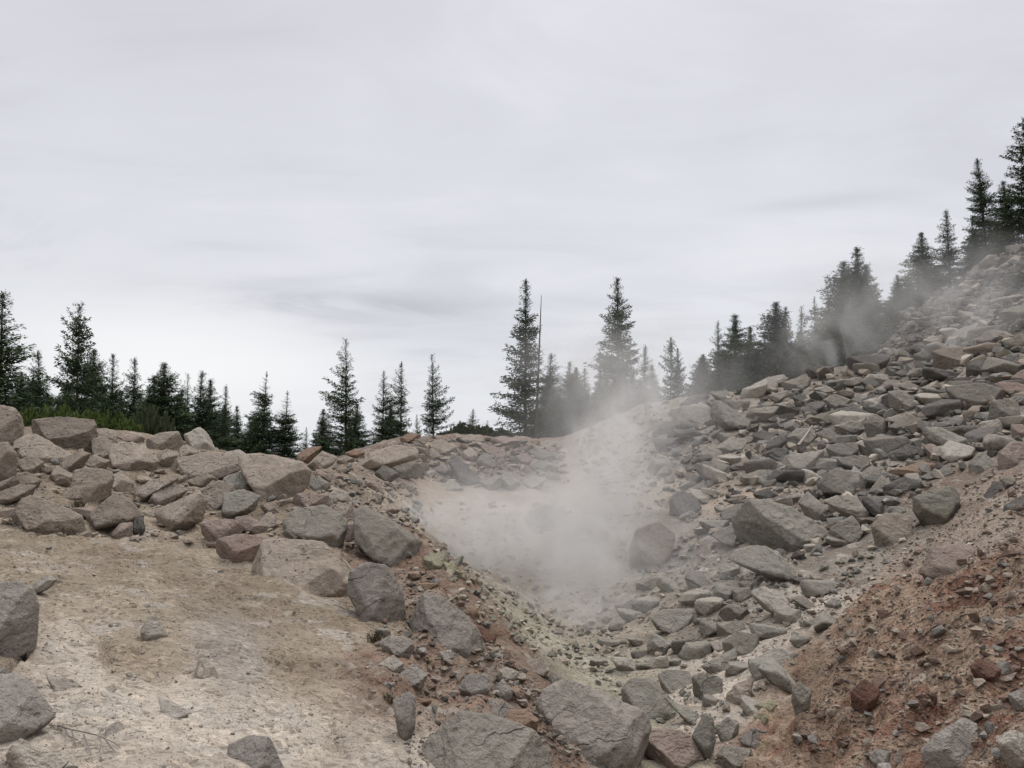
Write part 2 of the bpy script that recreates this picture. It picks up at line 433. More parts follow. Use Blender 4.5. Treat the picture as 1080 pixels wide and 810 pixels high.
RM = {
 't': rock_mat('tan_lava_rock', alb(155, 144, 131), .26, alb(160, 144, 124), .3, .75, .45),
 'g': rock_mat('grey_lava_rock', alb(145, 139, 128), .30, alb(142, 133, 118), .3, .3, .45),
 'd': rock_mat('dark_grey_lava_rock', alb(108, 105, 100), .16, alb(120, 109, 98), .3, .3, .4),
 'n': rock_mat('greenish_grey_lava_rock', alb(152, 147, 136), .10, alb(152, 147, 128), .3, .25, .4),
 'p': rock_mat('pinkish_lava_rock', alb(152, 138, 127), .10, alb(158, 134, 120), .35, .4, .4),
 'o': rock_mat('rust_orange_rock', alb(150, 130, 112), .10, alb(146, 114, 92), .4, .3, .4),
 'r': rock_mat('red_brown_rock', alb(118, 93, 80), .14, alb(108, 74, 62), .4, .4, .3),
 'w': rock_mat('pale_bleached_rock', alb(174, 167, 155), .08, alb(178, 164, 145), .35, .25, .4),
 'y': rock_mat('yellowish_crusted_rock', alb(160, 154, 133), .10, alb(160, 156, 118), .4, .3, .4),
 'v': rock_mat('violet_grey_rock', alb(154, 147, 138), .12, alb(156, 144, 128), .3, .35, .45),
 'm': rock_mat('mossy_grey_rock', alb(132, 127, 115), .10, alb(118, 114, 92), .45, .3, .35),
}

def hull2(P):
    P = sorted(map(tuple, P))
    def half(pts):
        h = []
        for p in pts:
            while len(h) > 1 and (h[-1][0] - h[-2][0]) * (p[1] - h[-2][1]) - (h[-1][1] - h[-2][1]) * (p[0] - h[-2][0]) <= 0: h.pop()
            h.append(p)
        return h
    a, b_ = half(P), half(P[::-1])
    return np.array(a[:-1] + b_[:-1])          # counter-clockwise

def rough_up(P, n, size, rng, amp=1.0):
    q = P / size + rng.uniform(0, 50, 3)
    ax = rng.normal(size=3); ax /= np.linalg.norm(ax)
    lay = q + np.outer(q @ ax, ax) * 1.3
    d = .016 * perlin(q * 2.3, 1) + .026 * (.35 - np.abs(perlin(lay * 2.8, 2)) * 1.6) + .024 * (.3 - np.abs(perlin(lay * 6, 3)) * 1.5) + .011 * perlin(q * 15, 4) + .006 * perlin(q * 34, 5)
    return P + n * (d * size * amp)[:, None]

def cut(v, planes, p):
    acc = np.zeros(len(v))
    for n, d in planes:
        acc += np.clip((v @ n) / d, 0, None) ** p
    return v * (acc ** (-1.0 / p))[:, None]

def solid(planes, dims, sub, rng, p=60, amp=1.0, chips=7, guard=None):
    dims = np.array(dims) * .5
    rough_pts = cut(ICO[3][0] * dims, planes, p)
    for k in range(chips):
        n = rng.normal(size=3)
        if guard is not None: n[2] = -abs(n[2]) - .8
        n /= np.linalg.norm(n)
        planes = planes + [(n, float((rough_pts @ n).max()) * rng.uniform(.84, .97))]
    U, Fc = ICO[sub]
    Pt = cut(U * dims, planes, p)
    nn = Pt / np.linalg.norm(Pt, axis=1)[:, None]
    size = (dims[0] * dims[1] * dims[2] * 8) ** (1 / 3) * .5 + dims.min()
    return rough_up(Pt, nn, size, rng, amp), Fc

def camera_axes():
    c, s_ = math.cos(PITCH), math.sin(PITCH)
    return np.array([[1, 0, 0], [0, -s_, c], [0, c, s_]])   # rows: right, up, forward
CAXES = camera_axes()

def outline_rock(poly, seed, fwd=0.0):
    """a solid boulder whose silhouette follows the outline, resting where its lowest point meets the ground"""
    rng = np.random.RandomState(seed)
    poly = np.array(poly, float)
    x0, x1 = poly[:, 0].min(), poly[:, 0].max(); y0, y1 = poly[:, 1].min(), poly[:, 1].max()
    xb = poly[np.argsort(poly[:, 1])[-2:], 0].mean()
    yb = y1 - .06 * (y1 - y0); r = float('nan')
    for k in range(160):
        rr_, a, sl = hit(np.clip(xb, -55, 1135), yb + k)
        r = rr_[0]
        if r == r: break
    D = r * math.cos(a[0]) / (math.cos(PITCH) - (CY - yb) / F * math.sin(PITCH))   # depth along the view axis
    scale = D / F
    wpx, hpx = x1 - x0, y1 - y0
    m = min(wpx, hpx * 1.6)
    fr = rng.uniform(.48, .84)
    df, db = min(fr * hpx * rng.uniform(1.0, 1.75), .8 * wpx) * scale, .6 * m * scale
    Dc = D + df * (.5 - fwd); scale = Dc / F
    pl2 = poly.copy()
    pl2 = pl2.mean(0) + (pl2 - pl2.mean(0)) * 1.12
    low = pl2[:, 1] > y1 - .25 * hpx
    pl2[low, 1] += .10 * hpx
    Q = np.stack([(pl2[:, 0] - CX) * scale, (CY - pl2[:, 1]) * scale], 1)
    H = hull2(Q); cen = H.mean(0)
    planes = []
    for i in range(len(H)):
        e = H[(i + 1) % len(H)] - H[i]; L = np.linalg.norm(e)
        if L < 1e-6: continue
        n2 = np.array([e[1], -e[0]]) / L
        d2 = max(float(n2 @ (H[i] - cen)), 1e-3)
        up = n2[1]
        tf = rng.uniform(.15, .6) if up > .3 else (rng.uniform(.05, .35) if up < -.3 else rng.uniform(.1, .75))
        tb = rng.uniform(.3, .8)
        for tau, sg in ((tf, -1), (tb, 1)):
            planes.append((np.array([math.cos(tau) * n2[0], math.cos(tau) * n2[1], sg * math.sin(tau)]), math.cos(tau) * d2))
    # a broad upper face sloping towards the open side, an undercut front below its edge
    yt, yl = H[:, 1].max() - cen[1], H[:, 1].min() - cen[1]
    ys = yt - fr * (yt - yl)
    yaw = rng.uniform(-.35, .35)
    n = np.array([yaw * df, df, -(yt * .92 - ys)]); n /= np.linalg.norm(n); planes.append((n, max(float(n[1] * yt * .92), 1e-3)))
    e = rng.uniform(.05, .7); ridge = np.array([0, ys, -df])
    for yw, q in ((rng.uniform(-.3, .3), 1.0), (rng.uniform(.5, 1.1), 1.06), (-rng.uniform(.5, 1.1), 1.06)):
        n = np.array([yw, -math.sin(e), -math.cos(e)]); n /= np.linalg.norm(n)
        planes.append((n, max(float(n @ ridge) * q, .05 * df)))
    n = np.array([rng.uniform(-.4, .4), rng.uniform(-.2, .4), 1.0]); n /= np.linalg.norm(n); planes.append((n, db))
    big = max(wpx, hpx)
    sub = 6 if big > 70 else (5 if big > 22 else 4)
    Pt, Fc = solid(planes, (np.ptp(H[:, 0]), np.ptp(H[:, 1]), df + db), sub, rng, 140, .62, 4 if sub == 6 else 3, True)
    Wd = (Pt + np.array([cen[0], cen[1], Dc])) @ CAXES + np.array([0, 0, CAMZ])
    base = np.array([Wd[:, 0].mean(), Wd[:, 1].mean(), Wd[:, 2].min()])
    return Wd - base, Fc, base

REG = {'A': (0, 420, 4, 'boulders piled along the rim below the bushes'), 'B': (230, 430, 4, 'boulders piled beside the steaming hollow'),
       'C': (400, 430, 4, 'rocks on the far rim behind the steam'), 'D': (230, 600, 3.857, 'rocks on the earthy bank above the steam pit'),
       'E': (430, 600, 3.857, 'rocks on the earthy bank above the steam pit'), 'F': (0, 600, 3.857, 'stones on the bare tan slope'),
       'G': (640, 600, 3.857, 'rocks lying in the gully'), 'H': (620, 430, 4, 'blocks of the grey talus slope'), 'J': (680, 280, 3.6, 'blocks of the grey talus slope'),
       'I': (810, 430, 4, 'blocks of the grey talus slope'), 'K': (850, 250, 4.05, 'rocks on the upper hillside'), 'L': (810, 600, 3.857, 'stones on the red earth bank'),
       'N': (880, 370, 5.4, 'blocks of the grey talus slope')}
BOULDERS = '''
A t -50,30 0,35 60,45 85,80 88,150 60,200 -50,205|tall rounded grey boulder beside the bushes, cut by the frame edge
A t 105,125 155,95 270,83 390,90 398,180 380,225 310,238 230,215 120,165|biggest flat-topped grey boulder standing in front of the green bushes
A t 80,180 140,150 210,185 298,240 270,275 200,280 110,245|dark-pitted slab leaning below the biggest flat-topped boulder
A t -50,185 30,195 68,240 65,310 35,365 0,395 -50,400|pale boulder under the tall rounded one, cut by the frame edge
A t 395,140 430,130 475,150 502,185 470,195 400,180|low pale rock peeking out behind the biggest flat-topped boulder
A t 385,170 440,165 480,200 490,260 465,275 410,240|rounded speckled rock tight against the end of the biggest flat-topped boulder
A t 475,195 540,185 620,215 665,265 640,305 580,320 520,290 480,240|wide tan boulder with a flat pale top and dark underside beside the speckled rock
A t 270,255 340,225 380,235 345,290 310,315 265,290|tilted tan block wedged under the biggest flat-topped boulder
A t 340,295 395,240 460,265 440,300|tan wedge in the gap below the round speckled rock
A t 90,260 130,245 182,270 155,320 95,300|brownish squarish rock below the dark-pitted leaning slab
A p 182,290 215,285 225,310 195,330|very small brown stone below the dark-pitted leaning slab
A t 215,330 240,285 320,330 310,360 220,362|small pyramid-shaped tan rock above the sandy pocket
A t 320,310 370,295 465,310 475,340 455,400 400,435 345,410 315,360|speckled boulder with black and white lichen on its face
A t 465,330 510,310 560,360 565,395 530,410 470,390|rounded brown rock touching the lichen-speckled boulder
A t -20,500 130,415 270,465 330,500 348,550 310,575 150,580 0,565|long low boulder with pale ochre top sunk in the soil
A t 375,500 490,402 540,430 600,495 560,520 430,560 390,550|pale peaked boulder with an overhanging dark base
A p 470,570 510,530 558,522 555,580 520,598 475,590|small pink-brown stone propping the pale peaked boulder
A d 555,520 600,500 612,550 595,585 560,570|dark stub under the overhang of the pale peaked boulder
A t 610,180 670,150 745,143 775,185 740,220 660,225 620,205|rounded tan boulder on the skyline under the dark firs
A w 783,155 845,124 880,160 912,222 850,225 800,215|pale upright squared block standing on the rim skyline
A p 495,160 560,155 610,165 600,190 520,188|low dark pinkish rock on the skyline beside the rounded tan boulder
A t 660,250 700,215 755,235 765,270 700,285 665,285|tan cobble between the wide tan boulder and the layered slab
A t 755,205 785,195 840,230 800,250 760,245|pale rock at the foot of the upright squared block
A t 690,305 760,255 880,228 1010,240 1020,290 930,330 850,310 780,330 700,318|long layered slab with splintered grain lying across the rim
A t 580,385 640,345 740,325 745,345 690,360 625,430|pale thin rock under the long layered slab
A t 630,430 680,360 770,370 785,390 740,435 660,460|fissured tan boulder resting above the tilted front slab
A t 655,480 760,430 840,395 860,440 850,510 760,560 700,540|tilted slab at the front of the pile, directly below the fissured tan boulder
A t 850,400 900,350 980,365 985,400 940,475 870,460|tan round-faced boulder above the pink slabs
A p 850,530 900,515 980,512 1050,560 990,585 900,610 860,570|pointed pink slab with a dark crack at its tip
A t 800,345 870,315 920,345 880,380 810,370|tan rock under the layered slab, above the round-faced boulder
A t -30,370 0,370 60,330 85,365 40,400 -20,405|grey stone in the pile at the frame edge above the ochre-topped boulder
A t 60,330 110,310 172,345 150,380 90,370|flat brown stone at the top of the sandy pocket
A t -30,410 80,365 145,370 130,410 40,440 -30,445|flat tan shelf stone right above the ochre-topped boulder
A t 960,225 1010,218 1048,245 1040,270 970,255|pale low rock on the skyline behind the layered slab
A t 740,335 785,325 790,345 750,360|little pale stone under the splintered layered slab
A t 270,400 320,370 350,420 290,440|low brown stone half sunk in the sandy pocket
B t 100,210 190,200 350,235 380,270 370,320 330,360 240,390 200,385 180,330 110,260|largest pale table boulder with a mossy dark recess at one end
B w 20,190 90,178 130,205 100,230 20,225|whitish rock resting against the pale table boulder
B n 15,290 80,270 140,280 162,330 150,355 80,350|greenish grey boulder under the mossy recess
B n 30,365 110,345 172,375 150,430 60,470 15,470|speckled grey-green split boulder above the pink slabs
B p -10,560 90,535 205,545 190,600 140,645 50,650 -20,620|broad pink half-buried slab split by a black crack
B p 70,465 130,455 210,505 190,540 120,520|flat pinkish rock behind the split pink slab
B t 175,480 215,438 270,485 260,510 210,515|small tan peaked stone beside the big rough grey boulder
B t 170,410 240,395 265,440 210,450|low brown rock under the pale table boulder
B g 285,485 340,425 440,415 510,450 535,500 520,560 480,590 430,580 400,540 290,515|big rough grey boulder with a rounded top and dark base
B g 220,525 300,515 400,540 420,565 390,572 260,560|thin flat grey plate above the widest undercut slab
B t 130,710 150,640 210,555 430,575 500,630 570,710 560,750 500,810 380,790 240,760 140,730|widest undercut brown slab overhanging the bare slope
B g 585,440 620,425 700,460 790,530 845,560 840,600 770,660 680,640 610,590 585,520|big smooth grey boulder at the edge of the steam
B p 580,595 640,600 680,590 660,630 600,620|thin pink-grey flake at the foot of the smooth grey boulder
B w 465,370 500,340 545,360 560,390 490,405|small angular white rock above the big rough grey boulder
B n 365,310 420,290 470,320 470,355 400,355|pale greenish rock beside the angular white one
B p 300,375 370,357 465,365 460,400 400,420 310,410|low pinkish tan block above the big rough grey boulder
B t 485,410 560,400 580,470 540,480 490,440|dull brown rock behind the smooth grey boulder
B p 535,495 580,490 575,560 530,570|pinkish chunk jammed between the rough and the smooth grey boulders
B t 380,245 440,185 500,210 480,240 420,270|grey peaked boulder on the rim beside the rusty broken rock
B t 495,225 540,205 590,220 570,240 500,240|dark low rock on the rim next to the grey peaked boulder
B o 325,205 380,170 435,165 420,190 380,235|broken rusty orange rock on the rim in front of the firs
B o 530,195 570,178 620,190 600,215|orange-brown rounded rock on the rim under the layered fir
B t 585,245 650,190 760,155 830,175 835,215 700,225 660,260 610,265|large sloping slab mound at the crest of the far rim
B g 680,250 740,220 870,240 890,275 800,290 700,280|smooth grey-brown hump below the sloping slab mound
B g 660,280 700,245 775,285 740,300 690,320|pale-edged thin slab below the sloping slab mound
B o 760,135 800,108 850,112 855,125 790,150|orange block topping the far rim under the thin fir
B t 820,140 880,125 930,150 860,165|thin flat slab beside the orange block on the far rim
B t 890,150 940,135 1000,160 1020,190 960,210 910,185|rounded brown boulder on the far rim below the thin fir
C g 225,265 260,240 310,265 310,295 260,300|dark grey block leaning on the steep slate slab
C d 300,235 330,215 425,300 410,335 360,330 315,290|steep dark slate slab standing on the far slope
C g 415,220 450,190 495,235 480,260 425,265|pointed pale grey rock above the sandy ledge
C g 450,270 490,262 515,290 480,300|squat grey stone below the pointed pale rock
C g 420,300 510,290 515,330 460,345 415,330|grey flat block at the back of the sandy ledge
C n 515,285 545,275 610,330 560,355 520,335|greenish tilted slab at the back edge of the sandy ledge
C p 470,130 520,118 600,140 590,160 490,155|brown flat rock on the far crest next to the shrubs
C p 420,150 450,150 540,190 530,210 460,200|brown sloping slab just below the far crest
C g 620,185 660,172 740,200 730,230 670,225|pale grey rock at the misty end of the far rim
C g 605,310 650,290 700,300 680,340 620,345|rounded grey rock beside the greenish tilted slab
C g 250,330 310,305 360,345 270,355|low grey wedge at the corner of the sandy ledge
C t 380,120 430,112 445,140 390,145|small grey rock under the far rim shrubs
C d 615,465 690,410 770,420 780,470 700,520 640,500|dark boulder alone on the sand within the steam
C w 580,245 610,240 615,260 585,265|tiny pale stone among the far rim rocks
C y 190,630 270,605 285,640 270,680 210,670|pale yellow crusted rock on the crest beside the steam
C y 275,660 320,650 335,690 290,700|small yellowish rock below the pale yellow crusted one
C y 335,695 365,690 370,730 340,730|tiny yellow-stained stone on the bank crest
C p 575,205 610,195 640,215 630,240 590,235|reddish brown rock amid the far rim rubble
C t 350,190 385,170 420,200 400,230 360,220|brown blocky rock above the steep slate slab
C g 640,240 700,225 760,250 720,275 660,270|flat grey rock in thin mist behind the sandy ledge
C t 190,190 230,175 260,205 220,225|small ochre stone on the far rubble slope
D v 535,90 545,20 600,-20 690,0 745,90 755,170 730,200 630,230 590,190|dark rounded boulder at the end of the widest undercut slab
D v 660,300 700,275 780,285 795,320 770,360 690,340|small violet-grey angular rock beside a dry grass tuft
D w 655,390 710,352 752,385 745,410 690,420|small whitish rock below the dry grass tuft
D v 730,440 790,390 850,430 830,470 750,475|small pointed violet-grey rock on the reddish bank
D v 715,540 770,500 800,530 800,640 770,700 735,650|upright dark stone beside a twig on the bank
D v 50,720 120,680 200,690 240,760 270,830 40,850|grey-blue boulder half buried in pale soil at the frame bottom
D w 845,565 870,560 890,600 870,615|small pale finger-like stone on the reddish bank
E v 20,210 75,95 130,110 200,165 270,230 300,290 210,340 100,290 30,240|large slanted brown-grey block on the reddish bank
E g 20,800 130,660 230,585 330,600 390,650 500,660 560,760 570,880 0,890|huge speckled grey boulder at the bottom frame edge
E v 540,560 570,500 650,465 720,480 860,570 940,580 965,640 935,730 800,780 730,765 650,690 560,630|large violet-grey boulder with fine ridges at the gully mouth
E o 370,630 420,570 480,575 525,610 520,650 400,650|orange lumpy rock behind the huge speckled boulder
E v 335,580 390,540 430,565 410,600 360,615|small grey rock resting on the orange lump
E v 210,480 250,430 310,430 345,470 320,500 230,510|grey rounded cobble in the middle of the reddish bank
E w 370,415 405,400 450,420 445,450 380,450|pale crumbly stone on the bank crest
E v 360,480 385,452 425,490 425,530 370,535|small upright rosy stone below the pale crumbly one
E t 480,380 550,362 575,400 560,430 500,410|pinkish tan rock at the lip of the yellow pit
E g 565,440 600,420 640,460 600,480|small grey rock above the violet-grey ridged boulder
E o 230,160 275,150 292,185 260,200|bright orange flake standing on the slanted block
E r 275,225 310,240 358,275 350,300 300,285|dark red shard beside the slanted brown-grey block
E v 320,545 345,528 362,550 340,575|little grey pebble touching the orange lump
E v 0,400 40,390 60,430 10,470|grey cobble under the slanted block
E v 130,340 175,330 190,360 150,380|half sunk grey stone right below the slanted block
E t 185,420 225,405 240,430 200,445|brown pebble above the grey rounded cobble
E t 300,430 350,395 375,430 350,460|brown stone between the rounded cobble and the pale crumbly one
F v -50,60 0,62 60,60 130,90 150,150 148,240 135,290 60,335 0,335 -50,320|round dark-pitted grey boulder cut by the frame edge
F v -50,440 60,440 130,480 190,560 210,600 100,685 50,690 0,665 -50,670|blocky grey boulder with a pale top above the twig
F w 20,760 90,700 200,750 300,800 310,870 -10,870|pinkish white rock at the bottom corner below the twig
F v -40,400 20,405 35,440 -40,445|small grey stone between the two frame edge boulders
F w 580,240 625,180 650,240 690,280 640,310 580,305|widest pale grey stone nearly buried in the bare slope
F w 640,525 700,540 770,580 740,610 700,590|pale elongated stone lying on the bare slope
F w 430,650 480,615 505,665 440,680|small grey triangular stone right above the twig
F w 800,410 820,350 870,400 910,470 850,470|sunken grey rock with a sharp edge on the bare slope
F w 435,480 460,465 475,490 450,505|tiny white stone on the bare slope
F w 100,80 190,25 230,45 205,75 140,100|pale chalky rock behind the round dark-pitted boulder
F w 190,430 290,450 350,490 300,500 210,460|pale flat stone streak sunk in the bare slope
G n 70,500 95,450 180,455 240,510 320,590 325,610 240,565 160,620 90,580|pale green angular block leaning over a dark hole
G n 230,520 300,560 370,590 360,640 325,612|dark green slab tucked behind the pale green block
G p 130,700 150,665 270,655 350,690 405,750 400,790 270,800 140,735|flat orange-pink rock under the pale green block
G n 350,680 395,595 430,610 440,700 410,790 370,720|narrow upright green-grey rock beside the flat orange-pink one
G n 440,640 490,605 535,630 530,680 470,700|round pale green rock beside the narrow upright one
G n 185,200 230,165 340,165 345,190 310,260 210,235|light grey-green slab at the top of the gully, in thin steam
G n 165,310 195,265 275,310 280,350 180,345|pointed grey-green rock in thin steam
G n 210,430 250,410 330,420 345,470 310,505 230,480|pale squared rock in the middle of the gully
G g 350,440 400,420 465,450 455,530 360,510|grey upright block next to the pale squared rock
G g 475,300 530,255 610,270 615,310 530,370 480,330|light grey faceted rock with a bright top in the gully
G n 390,395 520,325 520,400 480,432 420,415|pointed triangular rock leaning on the light faceted one
G w 590,375 690,320 755,345 750,380 700,415 620,400|long whitish rock at the foot of the red bank
G g 450,220 550,212 555,245 500,270 455,285|grey block above the light faceted rock
G g 445,190 500,145 610,180 600,205 480,210|bluish flat rock at the head of the gully
G t 490,510 520,475 600,440 560,530 480,560|tan crusty lump beside the grey upright block
G y 605,555 670,530 700,560 690,580 620,585|yellow crusted knob at the foot of the red bank
G v 540,690 590,650 650,660 640,710 570,730|grey-brown rounded rock at the foot of the red bank
G y 600,600 640,585 660,620 620,640|small yellow-rimmed stone below the crusted knob
G g 755,490 780,460 830,500 820,570 770,585 755,540|dark upright stone embedded in the red bank
G g 450,760 480,720 580,735 600,790 470,810|low grey rubble block at the gully bottom edge
G g 120,70 170,40 235,35 210,75 130,100|dark flat rock at the edge of the thick steam
G g 320,40 360,10 405,45 385,75 335,70|small green-grey rock above the gully head
G g 530,55 590,50 610,70 560,90|small brown-grey rock below the green rounded boulder
G w 590,100 640,75 720,110 760,200 690,180 640,160|bleached crumbling rock in the side gully
G g 750,115 800,110 850,150 800,165|grey flat rock in the shadowy side gully
G g 800,210 850,200 860,240 800,240|rounded grey hump in the pale side gully
G v 880,150 930,110 960,140 930,165|violet-grey rock in the pale side gully
G w 420,300 450,290 470,320 440,340|tiny pale rock beside the light faceted one
H n 610,440 690,395 760,400 860,430 1030,540 1040,575 1000,600 870,625 780,600 640,570|largest greenish boulder of the talus with a sloping smooth top
H n 600,640 640,595 720,580 800,610 865,690 860,740 800,720 700,680|rounded greenish boulder directly below the largest one
H g 450,245 500,225 590,245 595,270 540,330 480,290|anvil-shaped grey rock with a pale flat top above bare sand
H g 430,340 490,310 495,330 450,360|small pale rock below the anvil-shaped one
H d 350,380 400,350 470,405 460,450 400,465 350,440|dark grey boulder where the steam thins out
H g 470,480 600,475 610,500 560,525 490,530|flat bright-topped block beside the largest greenish boulder
H g 530,540 560,510 620,500 640,570 600,590|squat grey rock against the base of the largest boulder
H t 180,600 210,520 300,490 360,540 340,610 260,690 200,700|large dark boulder half lost in the steam
H g 205,740 270,700 320,715 250,780 205,770|flat dark rock below the boulder half lost in steam
H g 410,720 430,690 480,690 510,740 460,755|small rounded grey rock on pale soil near the steam
H g 650,290 720,265 790,260 790,310 700,335 650,310|layered grey block above the sandy patch
H d 715,190 740,155 820,112 835,150 800,170 740,205|grey block with a light edge and deep black shadow
H g 840,130 880,90 950,85 955,120 900,160 850,165|block with a light top and black front on the talus
H d 745,190 800,170 845,190 830,220 780,230|dark rounded block under the light-edged one
H g 800,265 840,205 920,200 990,180 980,230 880,280|brown-grey boulder with the pale stick lying on it
H g 890,400 930,360 1000,420 990,480 930,460|smooth rounded slab above the largest greenish boulder
H g 1000,395 1050,370 1130,380 1210,470 1160,490 1060,440|sloping grey slab beside the smooth rounded one
H g 780,385 830,360 880,390 840,410|pale little block above the largest greenish boulder
H g 545,690 560,660 600,670 590,700|small grey stone on the pale soil under the squat rock
H d 700,360 760,340 800,370 740,395|low dark grey rock in the shade above the largest boulder
J d 115,540 170,500 230,485 245,500 200,530|thin flat slab capping the misty end of the talus
J g 110,560 150,530 235,540 250,580 230,620 160,625 105,600|bulky boulder at the misty end of the talus
J n 250,510 320,535 395,590 380,610 330,600 290,630 260,590|long greenish angular block beside the bulky misty boulder
J w 190,535 210,520 240,535 215,565|small pale rock on top of the bulky misty boulder
J g 245,480 310,475 325,500 280,515|flat slab next to the thin capping one
J g 385,460 470,425 520,415 540,430 450,470|sloping slab on the talus crest against the dark trees
J g 505,455 600,425 630,425 625,460 560,475|large tilted slab with a light upper face on the crest
J d 610,390 650,380 710,385 715,410 630,425|dark low boulder on the crest below the steam vent
J d 770,350 850,340 925,345 925,380 880,390 840,405 780,400|darkest pair-like boulder on the crest beside the steam vent
J g 705,410 765,390 770,400 720,420|thin pale slab lying on the crest
J g 465,495 540,475 545,495 500,520|tilted flat rock below the crest slabs
J d 410,560 440,525 480,545 470,580 430,585|rounded dark rock next to yellowed rubble
J g 485,530 530,520 540,550 500,570|pale squarish rock in the middle of the talus
J m 590,590 680,560 750,545 770,570 700,600 640,615|long block with yellow-green moss on its back
J g 425,700 500,645 540,645 520,690 440,720|light-topped block with a black underside amid the talus
J d 540,650 600,615 645,620 640,660 590,675|two-toned block with a jutting pale lip
J d 455,718 490,695 545,695 540,735 480,745|dark oval block low in the talus
J g 621,750 640,730 750,740 700,780 630,795|broad flat grey block below the mossy one
J g 690,690 730,675 805,675 800,720 710,730|pale square-faced block in the middle of the talus
J g 835,600 870,565 920,590 925,640 850,655|tall pinkish-grey wedge standing on the talus
J g 920,590 960,565 1040,580 1050,620 990,600|long grey rock behind the tall wedge
J w 830,515 880,500 905,535 840,545|whitest square rock in the upper talus
J d 905,500 950,475 1030,500 1010,540 920,545|rounded dark rock beside the whitest square one
J g 960,460 1010,447 1040,460 1000,485|light-topped small block in the upper talus
J d 730,545 790,535 850,560 820,590 760,580|dark flat rock beneath the whitest square one
J g 680,510 720,490 780,510 760,540 700,545|grey chunk in the upper talus beside the dark flat one
J g 720,610 790,590 850,600 830,630 760,640|low grey slab in front of the tall pinkish wedge
J d 925,720 1000,680 1060,700 1050,740 960,740|dark brown-grey slab just above the orange soil
J g 180,720 230,685 300,710 290,740 220,745|grey peaked rock in thin steam above the anvil-shaped one
J d 410,640 450,625 500,640 470,675 420,670|dark rubble block behind the light-topped one
J g 350,660 400,650 420,668 370,680|thin flat plate low in the misty talus
J d 560,500 600,490 625,515 580,530|small dark block under the large tilted crest slab
J g 640,470 690,455 720,475 670,492|small flat rock behind the large tilted crest slab
J g 270,690 330,650 385,665 350,705 290,715|dull grey block above the anvil-shaped rock
J d 820,440 860,425 890,455 840,470|small grey rock under the thin pale crest slab
J g 645,640 700,620 735,650 690,680 650,670|grey faceted block beside the two-toned one
I n 650,90 720,85 830,130 865,150 800,190 740,180 680,140|greenish rounded boulder with a smooth light back
I g 510,80 590,30 640,50 620,80 540,100|ridged grey block beside the greenish rounded boulder
I g 900,85 985,40 1020,80 1000,115 930,120|dark block with a white top at the hillside foot
I v 510,195 580,165 640,180 660,210 600,225 530,220|dark violet slab resting on orange soil
I g 380,150 440,130 510,160 490,195 400,200|brown-grey block above the dark violet slab
I d 175,260 250,230 305,225 300,260 210,300|light-topped block overhanging a black gap
I g 210,320 280,260 370,280 385,370 300,370 230,350|large rough light-grey boulder amid the talus
I g 390,280 440,245 470,260 465,310 400,340|tilted pinkish block beside the rough light-grey boulder
I g 425,350 480,285 510,320 490,370|pale leaning wedge next to the dark boulder on orange soil
I d 490,335 570,295 640,310 650,350 580,385 500,385|dark grey boulder on the orange soil
I m 620,380 680,355 790,330 800,400 750,470 670,495 620,440|boulder with a green flank and a dark grey cap
I g 300,225 400,200 420,230 370,260 310,250|dark flat block above the rough light-grey boulder
I n 850,240 890,190 930,210 975,260 900,290 855,270|white-capped greenish cobble on rusty soil
I p 980,190 1030,145 1100,150 1100,230 1000,275 975,240|big pinkish boulder cut by the frame edge
I d 900,380 955,310 990,320 980,360 920,395|narrow dark slab sticking out of pink soil
I d 995,430 1000,410 1100,355 1100,400 1010,450|dark slanted slab cut by the frame edge
I p 645,680 690,600 780,580 860,590 830,620 790,660 760,700 690,710|brown boulder on the edge of the red bank
I w 830,615 915,590 910,605 850,630|thin pale flake on the red bank
I g 260,520 300,480 360,468 410,540 350,590 280,550|grey boulder beside the largest greenish one, over a dark hollow
I d 395,370 480,405 490,440 450,460 410,430|dark wedge behind the sloping grey slab
I t 440,500 490,450 600,450 580,560 520,600 460,560|soil-coated hump next to the green-flanked boulder
I g 680,275 760,250 790,270 720,305|grey stone on the rusty soil patch
I o 500,270 580,270 650,230 700,240 690,280 610,290|orange-stained rock under the dark violet slab
I p 655,160 690,150 760,200 690,225|dark pink wedge beside the dark violet slab
I g 980,300 1020,290 1050,320 1000,335|small pinkish stone near the narrow dark slab
K g 600,640 740,625 855,660 840,690 720,750 660,755 640,700|broad light-topped boulder at the foot of the hill
K t 555,490 620,470 760,480 850,510 830,540 700,550 640,590 560,580|wide brown ledge block on the misty hillside
K d 690,545 760,530 820,560 800,590 690,600|dark rounded rock beneath the wide brown ledge
K t 710,400 780,350 820,380 790,400 720,410|light tan slab beside the mossy-topped boulder
K m 815,330 880,300 945,290 945,330 860,355|moss-topped boulder below the dark hillside bush
K v 730,440 780,400 870,395 900,430 850,470 750,465|purplish boulder at the middle of the hillside
K d 810,550 870,500 915,520 890,560 830,570|brown boulder under the purplish one
K p 880,600 930,565 955,570 955,620 890,630|pinkish block at the frame edge under the hillside
K g 400,640 450,625 480,650 440,670|small grey rock with a light top at the hill foot
K g 490,645 530,630 575,660 520,670|small bright-topped stone at the hill foot
K p 810,625 890,620 950,640 900,690 840,680|wide pinkish rock behind the broad light-topped boulder
K g 380,580 430,565 440,590 400,600|small dark rock on the crest beside the darkest boulder
K t 590,240 650,215 720,230 660,250|flat ledge rock high on the misty hillside
K t 620,215 680,195 760,205 700,222|upper flat ledge rock high on the misty hillside
K t 720,170 790,130 830,140 760,180|long slanted ledge rock near the hill skyline
K t 790,240 840,230 860,245 800,255|small pale rock high on the hillside
K t 850,110 900,80 945,85 930,120 870,125|rounded outcrop at the hill skyline under the tallest fir
K g 440,500 480,480 520,500 480,520|small misty rock above the hill foot
K t 870,455 905,420 950,410 950,470 890,490|brown rock beside the purplish hillside boulder
